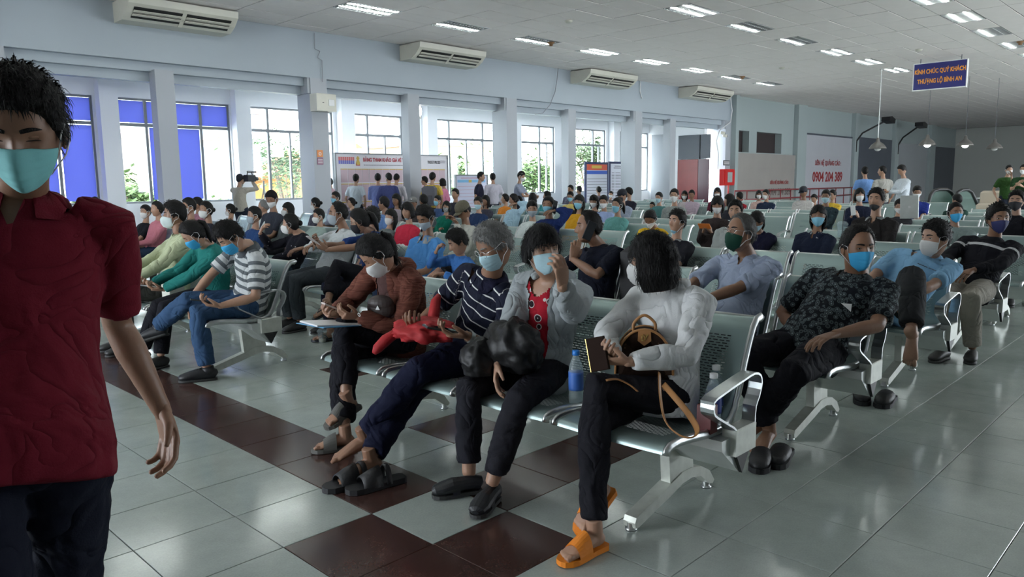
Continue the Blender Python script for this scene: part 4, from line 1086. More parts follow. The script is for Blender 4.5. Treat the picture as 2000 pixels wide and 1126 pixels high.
    rr=[(.168*S*loose,.125*S),(.170*S*loose,(.125+belly)*S),(.152*S*f_*loose,(.115+belly*1.15)*S),(.162*S*f_,(.122+belly*.5)*S),(.166*S*f_,.104*S),(.088*S,.074*S),(.062*S,.060*S)]
    if opening: rr[0]=(.188*S,.150*S); rr[1]=(.184*S,.148*S)
    rr=[(a*fat,b_) for a,b_ in rr]
    ring_tube(c,path,rr,ax,18)
    for sd_ in 'LR':
        s_,e,w_=J['S'+sd_],J['E'+sd_],J['W'+sd_]
        if kind=='s':
            q=lerp(s_,e,.62+.25*sleeve)
            c.tube([lerp(s_,N,.45),s_,lerp(s_,e,.35),q],[.052*S*fat,.058*S*fat,.058*S*fat,.058*S*fat],12)
        elif kind=='v': c.tube([lerp(s_,N,.45),s_],[.055*S,.058*S],10)
        else:
            c.tube([lerp(s_,N,.45),s_,lerp(s_,e,.5),e,lerp(e,w_,.4),lerp(e,w_,.86),lerp(e,w_,.93)],[.055*S*fat,.064*S*fat,.057*S*fat,.052*S,.050*S,.040*S,.037*S],12)
    p.jc=Job(c,vc,3 if level else 4)
    # ----- trousers raw
    t_=MB(); path=[pel-UP*.075*S,pel-UP*.02*S,pel+torso*.06*S,pel+torso*.09*S]
    ring_tube(t_,path,[(.13*S,.10*S),(.162*S,.118*S),(.158*S,(.112+belly*.7)*S),(.15*S,(.105+belly*.7)*S)],[left]*4)
    for sd_ in 'LR':
        h_,k_,a_=J['H'+sd_],J['K'+sd_],J['A'+sd_]
        if shorts: t_.tube([h_,lerp(h_,k_,.5),lerp(h_,k_,.88)],[.09*S,.085*S,.082*S],12)
        else:
            cf=p.extra.get('cuff',.93) if extra else .93; lw=extra.get('legw',1.) if extra else 1.
            t_.tube([h_,lerp(h_,k_,.5),k_,lerp(k_,a_,.35),lerp(k_,a_,.75),lerp(k_,a_,cf)],[.092*S*lw,.080*S*lw,.066*S*lw,.066*S*lw,.058*S*lw,.057*S*lw],12)
    p.jt=Job(t_,vc,3)
    # ----- hands
    p.hj={}
    for sd_ in 'LR':
        e,w_=J['E'+sd_],J['W'+sd_]; fd=nrm(w_-e)
        spec=(hands or {}).get(sd_)
        if spec is None:
            if pose=='phone': hd_,pn=nrm(fd+UP*.5),nrm(-fwd*.3+UP*.3-left*(1 if sd_=='L' else -1)); cu=.8
            elif stand: hd_,pn=fd,-left*(1 if sd_=='L' else -1); cu=.4
            else: hd_,pn=nrm(fd*.7+fwd*.5-UP*.15),-UP-left*(1 if sd_=='L' else -1)*.3; cu=.35
        else: hd_,pn,cu=spec[:3]
        m=hand_mb(w_,hd_,pn,sd_=='L',S*.98*(.93 if sex=='f' else 1.),cu if np.isscalar(cu) else .4,1.,level,curls=None if np.isscalar(cu) else cu,thumb=spec[3] if spec and len(spec)>3 else .5)
        p.hj[sd_]=Job(m,.0036,1) if level==0 else m
    # ----- feet
    p.fj={};p.ff={}
    for sd_ in 'LR':
        k_,a_=J['K'+sd_],J['A'+sd_]; dd=(toes or {}).get(sd_)
        upv=UP
        if dd is None: dd=fwd+left*(.15 if sd_=='L' else -.15)
        elif isinstance(dd,tuple) and len(dd)==2 and not np.isscalar(dd[0]): dd,upv=dd
        m,tt,fr_=foot_mb(a_,dd,S,level,upv,True,.86 if sex=='f' else .94)
        for i,q in enumerate(tt):
            r0=.0125 if i==0 else .0085
            m.tube([q[0],q[1],q[2]],[r0*S,r0*S,r0*.75*S],8)
        p.ff[sd_]=(a_,fr_)
        bare=shoe in('bare','slide','flip') or (isinstance(shoe,dict) and shoe[sd_] in('bare','slide','flip'))
        p.fj[sd_]=Job(m,.0042,1) if (level==0 and bare) else m
    PEOPLE.append(p); return p
def sole(b,an,fr,S,z0,z1,grow=1.,mi=0,a0=-.065,a1=.205):
    d,sd,up=fr; prof=[(a0,.022),(a0+.015,.034),(.02,.036),(.09,.044),(.14,.048),(.175,.044),(a1-.008,.026),(a1,.008)]
    L=[(a,w*grow) for a,w in prof]+[(a,-w*grow) for a,w in prof[::-1]]
    n=len(L); vs=[np.array(an)+(d*a+sd*w+up*z0)*S for a,w in L]+[np.array(an)+(d*a+sd*w+up*z1)*S for a,w in L]
    b.add(vs,[tuple(range(n-1,-1,-1)),tuple(range(n,2*n))]+[(i,(i+1)%n,n+(i+1)%n,n+i) for i in range(n)],mi)
def strap(b,an,fr,S,a0,a1,h0,h1,w,th=.004,mi=0,n=14):
    d,sd,up=fr; rows=[]
    for k,(a,h) in enumerate(((a0,h0),(lerp(a0,a1,.5),(h0+h1)/2+.003),(a1,h1))):
        r=[]
        for i in range(n+1):
            t=math.pi*i/n; r.append(np.array(an)+(d*float(a)+sd*math.cos(t)*w+up*(-.072+math.sin(t)*(h+.072)))*S)
        rows.append(r)
    out=[p for r in rows for p in r]; inn=[]
    c=np.array(an)-up*.06*S
    for p in out:
        v=p-c; v=v-d*(v@d); inn.append(p-nrm(v)*th)
    N_=len(out);m=n+1; fs=[]
    for j in range(2):
        for i in range(n): a=j*m+i; fs+=[(a,a+1,a+m+1,a+m),(N_+a,N_+a+m,N_+a+m+1,N_+a+1)]
    for i in range(n): fs+=[(i,N_+i,N_+i+1,i+1),(2*m+i,2*m+i+1,N_+2*m+i+1,N_+2*m+i)]
    b.add(out+inn,fs,mi)
def wrinkle(j,amp,seed,freq=9.):
    Vv=j.V; N_=j.N; o=np.empty(len(Vv))
    for i in range(len(Vv)):
        q=Vv[i]; o[i]=noise.noise(Vector((q[0]*freq+seed,q[1]*freq,q[2]*freq*1.8)))+.5*noise.noise(Vector((q[0]*freq*2.3,q[1]*freq*2.3+seed,q[2]*freq*3.5)))
    r=1-np.abs(o)*2.2
    j.V=Vv+N_*(r*amp)[:,None]
def finish(p):
    J=p.J; S=p.S; lv=p.level
    org=np.array([p.pel[0],p.pel[1],0.])
    r=empty('person',tuple(org)); tag(r,p.label,p.cat,p.group)
    p.root=r; p.org=org
    sk=skin_mat(p.skin); hm=hair_mat(p.hairc)
    eyew=mat('eye_white',(.55,.53,.50),.3); eyed=mat('eye_dark',(.012,.008,.006),.15); bh=hair_mat('g' if p.hairc=='g' else 'd')
    hf=lambda X:(np.asarray(X)*p.hs)@p.R.T+p.head
    g=Geo(); g.job(p.jb,0)
    Vv,L,T_,_,_=head_geo(lv); g.add(hf(Vv),L,T_,0)
    for s in (-1,1):
        e=ear(s,lv); e.v=[tuple(x) for x in hf(np.array(e.v))]; g.mb(e,0)
    if lv<2:
        e=eyes(p.eye[0],p.eye[1]); e.v=[tuple(x) for x in hf(np.array(e.v))]; g.mb(e)
        e=brows('m' if p.sex=='m' else 'f'); e.v=[tuple(x) for x in hf(np.array(e.v))]; g.mb(e)
    else:
        e=MB()
        for s in (-1,1): e.ell(surf_at(s*.031,.008)+V(.001,0,0),(.003,.010,.003),6,4,None,2); e.ell(surf_at(s*.031,.028),(.003,.014,.003),6,4,None,3)
        e.v=[tuple(x) for x in hf(np.array(e.v))]; g.mb(e)
    for sd_ in 'LR':
        h=p.hj[sd_]
        if isinstance(h,Job): g.job(h,0)
        else: g.mb(h,0)
        sh_=p.shoe if not isinstance(p.shoe,dict) else p.shoe[sd_]
        if sh_ in('bare','slide','flip'):
            f=p.fj[sd_]
            if isinstance(f,Job): g.job(f,0)
            else: g.mb(f,0)
    body=g.obj('body',[sk,eyew,eyed,bh],r,org)
    # shirt
    pool=p.extra or {}
    if lv==0: wrinkle(p.jc,pool.get('wr',.0068),len(p.label),7.); wrinkle(p.jt,.005,len(p.label)+5)
    elif lv==1: wrinkle(p.jc,.005,len(p.label),7.)
    sm=p.smat or cloth(p.shirt[1]); nm_='shirt' if p.shirt[0] in'sv' or p.collar is not None else pool.get('top','jacket')
    op=pool.get('open'); vn=pool.get('vneck') or (None if p.collar is None or lv==2 else (.085,.030))
    if (op or vn) and (p.jc.T==4).all():
        Vv=p.jc.V; A=p.pel; ax_=nrm(p.N-A); Ln_=np.linalg.norm(p.N-A); t_=(Vv-A)@ax_; s_=(Vv-A)@p.shd; fd_=np.cross(p.shd,ax_); fd_=fd_ if fd_@p.fwd>0 else -fd_; fr_=(Vv-(A+np.outer(t_,ax_)))@fd_>.02
        arm=np.zeros(len(Vv),bool)
        for sd_ in 'LR':
            a0=lerp(J['S'+sd_],J['E'+sd_],.4)
            for a_,b_ in ((a0,J['E'+sd_]),(J['E'+sd_],J['W'+sd_])):
                u=b_-a_; q=np.clip((Vv-a_)@u/(u@u),0,1); arm|=np.linalg.norm(Vv-a_-np.outer(q,u),axis=1)<.066
        Q=p.jc.L.reshape(-1,4); kill=np.zeros(len(Q),bool); inner=np.zeros(len(Q),bool)
        vf=fr_&~arm
        if vn:
            q=Ln_-vn[0]*S; w_=vn[1]*S*np.clip((t_-q)/(vn[0]*S),0,1)+.002; nb=vf&(t_>q)&(np.abs(np.abs(s_)-w_)<.0055); ds=np.where(nb,np.sign(s_)*(w_-np.abs(s_)),0); Vv=Vv+np.outer(ds,p.shd); p.jc.V=Vv; s_=s_+ds; kv=vf&(t_>q)&(np.abs(s_)<w_+1e-5); kill=kv[Q].all(1)
        if op:
            w_=S*(op['w1']+(op['w0']-op['w1'])*np.clip(t_/Ln_,0,1)); nb=vf&(np.abs(np.abs(s_)-w_)<.0055)
            ds=np.where(nb,np.sign(s_)*(w_-np.abs(s_)),0); Vv=Vv+np.outer(ds,p.shd); p.jc.V=Vv; s_=s_+ds; iv=vf&(np.abs(s_)<w_+1e-5); inner=iv[Q].all(1)&~kill
            if op.get('neck'):
                nk_=Ln_-op['neck']*S+ (s_/(.07*S))**2*.05*S; kk_=iv&(t_>nk_); kill|=kk_[Q].all(1); inner&=~kill
            G=Geo().add(Vv,Q[inner].ravel(),[4]*int(inner.sum())); G.obj('inner_top',[op['mat']],r,org)
            p.jc.V=Vv+p.jc.N*.006
        keep=~kill&~inner
        o=Geo().add(p.jc.V,Q[keep].ravel(),[4]*int(keep.sum())).obj(nm_,[sm],r,org)
    else: o=Geo().job(p.jc).obj(nm_,[sm],r,org)
    p.shirt_obj=o
    if p.smat is not None:
        Vv=p.jc.V; A=p.pel;B=p.N; ax_=nrm(B-A); tt=(Vv-A)@ax_; al=tt.copy()
        dt=np.linalg.norm((Vv-A)-np.outer(np.clip(tt,0,np.linalg.norm(B-A)),ax_),axis=1)-.10
        for sd_ in 'LR':
            s_,e,w_=J['S'+sd_],J['E'+sd_],J['W'+sd_]; l0=0
            for a,b_ in ((s_,e),(e,w_)):
                u=nrm(b_-a); ln=np.linalg.norm(b_-a); q=np.clip((Vv-a)@u,0,ln); dd=np.linalg.norm((Vv-a)-np.outer(q,u),axis=1)
                m=dd<dt; al[m]=(np.linalg.norm(B-A)-l0-q)[m]; dt=np.minimum(dt,dd); l0+=ln
        at=o.data.attributes.new('along','FLOAT','POINT'); at.data.foreach_set('value',al.astype(np.float32)); o['pattern']='yes'; del o['pattern']
    pm=p.pmat or cloth(p.pants,.8); Geo().job(p.jt).obj('shorts' if p.shorts else 'trousers',[pm],r,org)
    # footwear
    for sd_ in 'LR':
        an,fr=p.ff[sd_]; kind=p.shoe if not isinstance(p.shoe,dict) else p.shoe[sd_]
        if kind in('bare',): continue
        b=MB(); mats=[mat('shoe_%03d_%03d_%03d'%tuple(int(x*255) for x in p.shoec),p.shoec,.5,bump=.1,bscale=60),mat('shoe_sole',(.03,.03,.03),.6)]
        if kind in('shoe','loafer','clog'):
            d,sd,up=fr; P=lambda a,s_,u_: np.array(an)+(d*a+sd*s_+up*u_)*S
            tops={'shoe':[-.012,.0,.012,-.018,-.034],'loafer':[-.03,-.034,-.034,-.030,-.040],'clog':[-.04,-.02,-.004,-.010,-.026]}[kind]
            ring_tube(b,[P(-.068,0,-.05),P(-.06,0,-.045),P(-.02,0,-.036),P(.04,0,-.036),P(.09,0,-.040),P(.15,0,-.048),P(.19,0,-.053),P(.205,0,-.058)],
                      [(.018*S,.020*S),(.032*S,.036*S),(.038*S,.048*S if kind=='shoe' else .034*S),(.041*S,.045*S if kind=='shoe' else .032*S),(.046*S,.038*S),(.048*S,.030*S),(.038*S,.022*S),(.015*S,.012*S)],[sd]*8,14)
            if kind=='shoe' and lv==0:
                ring_tube(b,[P(-.01,0,-.04),P(-.005,0,.015)],[(.04*S,.045*S),(.040*S,.042*S)],[sd]*2,14)
                for k in range(4): b.tube([P(.04+.02*k,-.022,.004-.006*k),P(.05+.02*k,.022,.006-.006*k)],.003,5,mi=1)
            if kind=='loafer' and lv==0: strap(b,an,fr,S,.06,.10,-.002,-.012,.045,.004,0)
            sole(b,an,fr,S,-.086,-.070,1.0,1,-.07,.208)
            nm='shoe'
        elif kind=='slide':
            sole(b,an,fr,S,-.087,-.066,1.06,0,-.075,.212); strap(b,an,fr,S,.055,.135,.014,-.022,.050,.006,0); nm='sandal'
        else:
            sole(b,an,fr,S,-.083,-.068,1.02,0,-.07,.21); d,sd,up=fr; P=lambda a,s_,u_: np.array(an)+(d*a+sd*s_+up*u_)*S
            for s_ in (-1,1): b.tube([P(.15,.01,-.066),P(.13,.012,-.03),P(.09,.028*s_,-.02),P(.05,.043*s_,-.04),P(.03,.042*s_,-.066)],.0045,6)
            nm='flip_flop'
        b.v=[tuple(np.array(v)-org) for v in b.v]; b.build(nm,mats,r,kind in('shoe','clog'))
    # hair
    hg=Geo(); k=p.hair; sd0=(len(p.label)*7)%13
    th=p.hair_th
    if k=='s': a=hair_cap('s',lv,th or .020,.007,sd0)
    elif k=='k': a=hair_cap('s',lv,.006,.003,sd0,.001)
    elif k=='x': a=hair_cap('x',lv,.010,.008,sd0)
    elif k in('p','n'): a=hair_cap('f',lv,.013,.009,sd0,.0015)
    elif k in('l','b'): a=hair_cap('fr' if pool.get('fringe') else 'f',lv,.016,.012,sd0,.002)
    elif k in('c','m'): a=hair_cap('s',lv,.008,.006,sd0)
    hcap_local=np.array(a[0]); hg.add(hf(a[0]),a[1],a[2])
    def addmb(m): m.v=[tuple(x) for x in hf(np.array(m.v))]; hg.mb(m,0)
    if k=='p':
        a_=hf([(-.088,0,.035)])[0]; bk=-p.R[:,0]; hb=nrm(bk+UP*.3); dn=nrm(bk*.25-UP-p.fwd*.2)
        pts=[a_-hb*.01,a_+hb*.028*S,a_+hb*.045*S+dn*.03*S,a_+hb*.05*S+dn*.09*S,a_+hb*.04*S+dn*.15*S,a_+hb*.03*S+dn*.20*S]
        hg.mb(MB().tube(pts,[.016,.020,.028,.028,.020,.005],12 if lv==0 else 8),0)
        if lv==0: hg.mb(tufts(np.array(pts[1:5]),np.array([nrm(bk+p.left*q) for q in(-1,-.3,.4,1)]),140,lambda p_,n_:dn,.07,.0022,random.Random(3),.2),0)
    if lv<2 and k not in('c','m'):
        rg=random.Random(sd0); Hd=np.array(a[0])
        kk={'s':'s','k':'s','x':'x','p':'f','n':'f','l':'f','b':'f'}[k]
        if pool.get('fringe'): kk='fr'
        V0,_,_,Pp,Tt=head_geo(lv); Vs=head_surf(Pp,Tt,False); dg_=np.degrees(np.abs(Pp)); zt=np.interp(dg_,[q for q,_ in HL[kk]],[q for _,q in HL[kk]])
        sel=Vs[:,2]>zt+.002
        wz=np.sin(Tt)*np.ones(len(Tt)); idx=np.where(sel)[0]
        pr=wz[idx]; pr=pr/pr.sum(); rs_=np.random.RandomState(sd0); idx=rs_.choice(idx,size=900,p=pr)
        Nn=Vs/np.array([.094,.0755,.118])**2; Nn/=np.linalg.norm(Nn,axis=1,keepdims=True)
        if k=='x': fl=lambda p_,n_: np.array([-.6,(.5 if p_[1]>0 else -.5),-.5]); hl=.016; nt=(900 if lv==0 else 200); ww=.0015 if lv==0 else .0036; li=.15
        elif k in 'sk':
            fl=lambda p_,n_: np.array([.9 if p_[2]>.07 else .15,(.25 if p_[1]>0 else -.25),-.9 if p_[2]<.085 else -.2])
            hl=(.010 if k=='k' else (th or .02)*.95+.003); nt=(1300 if lv==0 else 260); ww=.0016 if lv==0 else .0038; li=pool.get('lift',.5)
        elif k in 'pn': fl=lambda p_,n_: np.array([-1,0,-.1 if p_[2]<.05 else .35]); hl=.028; nt=(700 if lv==0 else 120); ww=.0013 if lv==0 else .003; li=.12
        else: fl=lambda p_,n_: np.array([.3 if pool.get('fringe') and p_[0]>.03 else -.1,(.5 if p_[1]>0 else -.5),-1]); hl=.03; nt=(900 if lv==0 else 150); ww=.0016 if lv==0 else .0035; li=.15
        if k!='k':
            m_=tufts(hcap_local[idx],Nn[idx],nt,fl,hl,ww,rg,li); m_.v=[tuple(x) for x in hf(np.array(m_.v))]; hg.mb(m_,0)
    if k=='n': addmb(MB().ell((-.118,0,.0),(.030,.036,.034),14,10)); 
    if k in('l','b'):
        a=shell(pool.get('hlen',-.10 if k=='b' else -.19),pool.get('hopen',62 if k=='b' else 78),.12 if k=='b' else .05,n={0:(48,30),1:(26,16),2:(18,9)}[lv],fr=pool.get('hfr',.05)); hg.add(hf(a[0]),a[1],a[2])
        if lv==0:
            zb_=pool.get('hlen',-.10 if k=='b' else -.19); no=len(a[0])//2; q=a[0][:no]; q=q[(q[:,2]<.11)&(q[:,2]>zb_+.035)]; nn=q*np.array([1,1,.15]); nn/=np.linalg.norm(nn,axis=1,keepdims=True)
            m_=tufts(q,nn,1500,lambda p_,n_:np.array([0,0,-1.]),.045,.0013,random.Random(5),.12); m_.v=[tuple(x) for x in hf(np.array(m_.v))]; hg.mb(m_,0)
    hg.obj('hair',[hm if k not in('c','m') else hair_mat('d')],r,org)
    if k in('c','m'):
        b=MB(); pr=[(.090,.018),(.098,.03),(.100,.055),(.092,.085),(.07,.115),(.035,.132),(.004,.137)]
        vs=[];n_=20
        for (q,z) in pr:
            for i in range(n_): a_=2*math.pi*i/n_; vs.append((q*1.05*math.cos(a_)-.008,q*.86*math.sin(a_),z))
        b.add(vs,[(j*n_+i,j*n_+(i+1)%n_,(j+1)*n_+(i+1)%n_,(j+1)*n_+i) for j in range(len(pr)-1) for i in range(n_)]+[tuple(len(vs)-n_+i for i in range(n_))])
        v=[];m_=11
        for j in range(3):
            for i in range(m_):
                u=-1+2*i/(m_-1); v.append((.085*math.sqrt(max(0,1-(u*.75)**2))+j*.034*(1-u*u*.5),u*.066,.036-.006*j-.010*u*u)); 
        v2=[(x,y,z-.004) for x,y,z in v]; f=[(j*m_+i,j*m_+i+1,(j+1)*m_+i+1,(j+1)*m_+i) for j in range(2) for i in range(m_-1)]; N_=len(v)
        b.add(v+v2,f+[tuple(N_+x for x in q[::-1]) for q in f]+[(2*m_+i,2*m_+i+1,N_+2*m_+i+1,N_+2*m_+i) for i in range(m_-1)])
        if k=='m':
            pts=[(.092+.0,0.025*math.cos(a_),.075+.025*math.sin(a_)) for a_ in [0]]
            st=[]
            for i in range(10):
                a_=math.pi/2+i*math.pi/5; q=.026 if i%2==0 else .011; st.append((.094-abs(q*math.sin(a_))*.25,q*math.cos(a_),.078+q*math.sin(a_)))
            b.add([(.097,0,.078)]+st,[(0,1+i,1+(i+1)%10) for i in range(10)],1)
        b.v=[tuple(x-org) for x in hf(np.array(b.v))]; b.build('cap',[hair_mat(p.hairc),M_white],r,True)
    if p.mask and p.mask!='none':
        V_,L_,T2,out,nu,nv=mask_geo(p.mask,lv); o=Geo().add(hf(V_),L_,T2).obj('face_mask',[mask_mat(p.mask)],r,org)
        loops=[]; lp=MB(); rad=.0016 if lv==0 else (.002 if lv==1 else .0028)
        for s in (0,nu-1):
            sg=-1 if s==0 else 1; a_=np.array(out[nu+s]); b_=np.array(out[(nv-2)*nu+s]); 
            if s: loops.append(lp); lp=MB()
            lp.tube([a_,(.035,sg*.079,.012),(-.008,sg*.083,.020),(-.028,sg*.086,.0),(-.022,sg*.084,-.028),(.01,sg*.078,-.045),b_],rad,5)
        if p.mask in('w','b','b2','gr','b3','chin','gl','tq','grn','nv','dk') :
            for lp in loops+[lp]:
                lp.v=[tuple(x-org) for x in hf(np.array(lp.v))]; lp.build('ear_loop',mat('ear_loop_white',(.7,.7,.7),.6) if p.mask not in('dk','nv') else M_black,o,True)
    if p.glasses:
        b=MB(); m=mat('glasses_%s'%p.glasses,{'silver':(.6,.6,.6),'dark':(.02,.02,.02)}[p.glasses],.25,.8 if p.glasses=='silver' else 0)
        for s in (-1,1):
            pts=[(.089-.35*abs(.026*math.cos(a_)+0)*.3,s*.033+.024*math.cos(a_),.004+.018*math.sin(a_)) for a_ in np.linspace(0,2*math.pi,21)]
            b.tube(pts,.0011,6,cap=False)
            b.tube([(.080,s*.057,.010),(.04,s*.077,.012),(-.012,s*.080,.012),(-.03,s*.080,-.0)],.0014,6)
        b.tube([(.091,-.009,.008),(.094,0,.010),(.091,.009,.008)],.0012,6)
        b.v=[tuple(x-org) for x in hf(np.array(b.v))]; b.build('eyeglasses',m,r,True)
    if p.collar is not None:
        # folded collar ring around the neck base
        b=MB(); t=p.torso; n_=24; f=nrm(np.cross(p.shd,t)); f=f if f@p.fwd>0 else -f
        for gap,layer in ((.35,0),):
            vs=[];m_=n_+1
            for j,(h,rx) in enumerate(((.020,.062),(.044,.068),(.030,.084),(.002,.097))):
                for i in range(m_):
                    a_=gap+(2*math.pi-2*gap)*i/n_; hh=h-(.03 if j>1 and (i<3 or i>n_-3) else 0)-.028*(math.cos(a_)*.5+.5)
                    vs.append(p.N+t*(hh-.012)*S+f*math.cos(a_)*rx*S*.98+p.shd*math.sin(a_)*rx*S*1.05)
            b.add(vs,[(j*m_+i,j*m_+i+1,(j+1)*m_+i+1,(j+1)*m_+i) for j in range(3) for i in range(n_)])
            v2=[v-(np.array(v)-p.N)*.05 for v in vs]; b.add(v2,[(j*m_+i,(j+1)*m_+i,(j+1)*m_+i+1,j*m_+i+1) for j in range(3) for i in range(n_)])
        b.v=[tuple(np.array(v)-org) for v in b.v]; b.build('collar',cloth(p.collar),o if False else r,True)
    return r
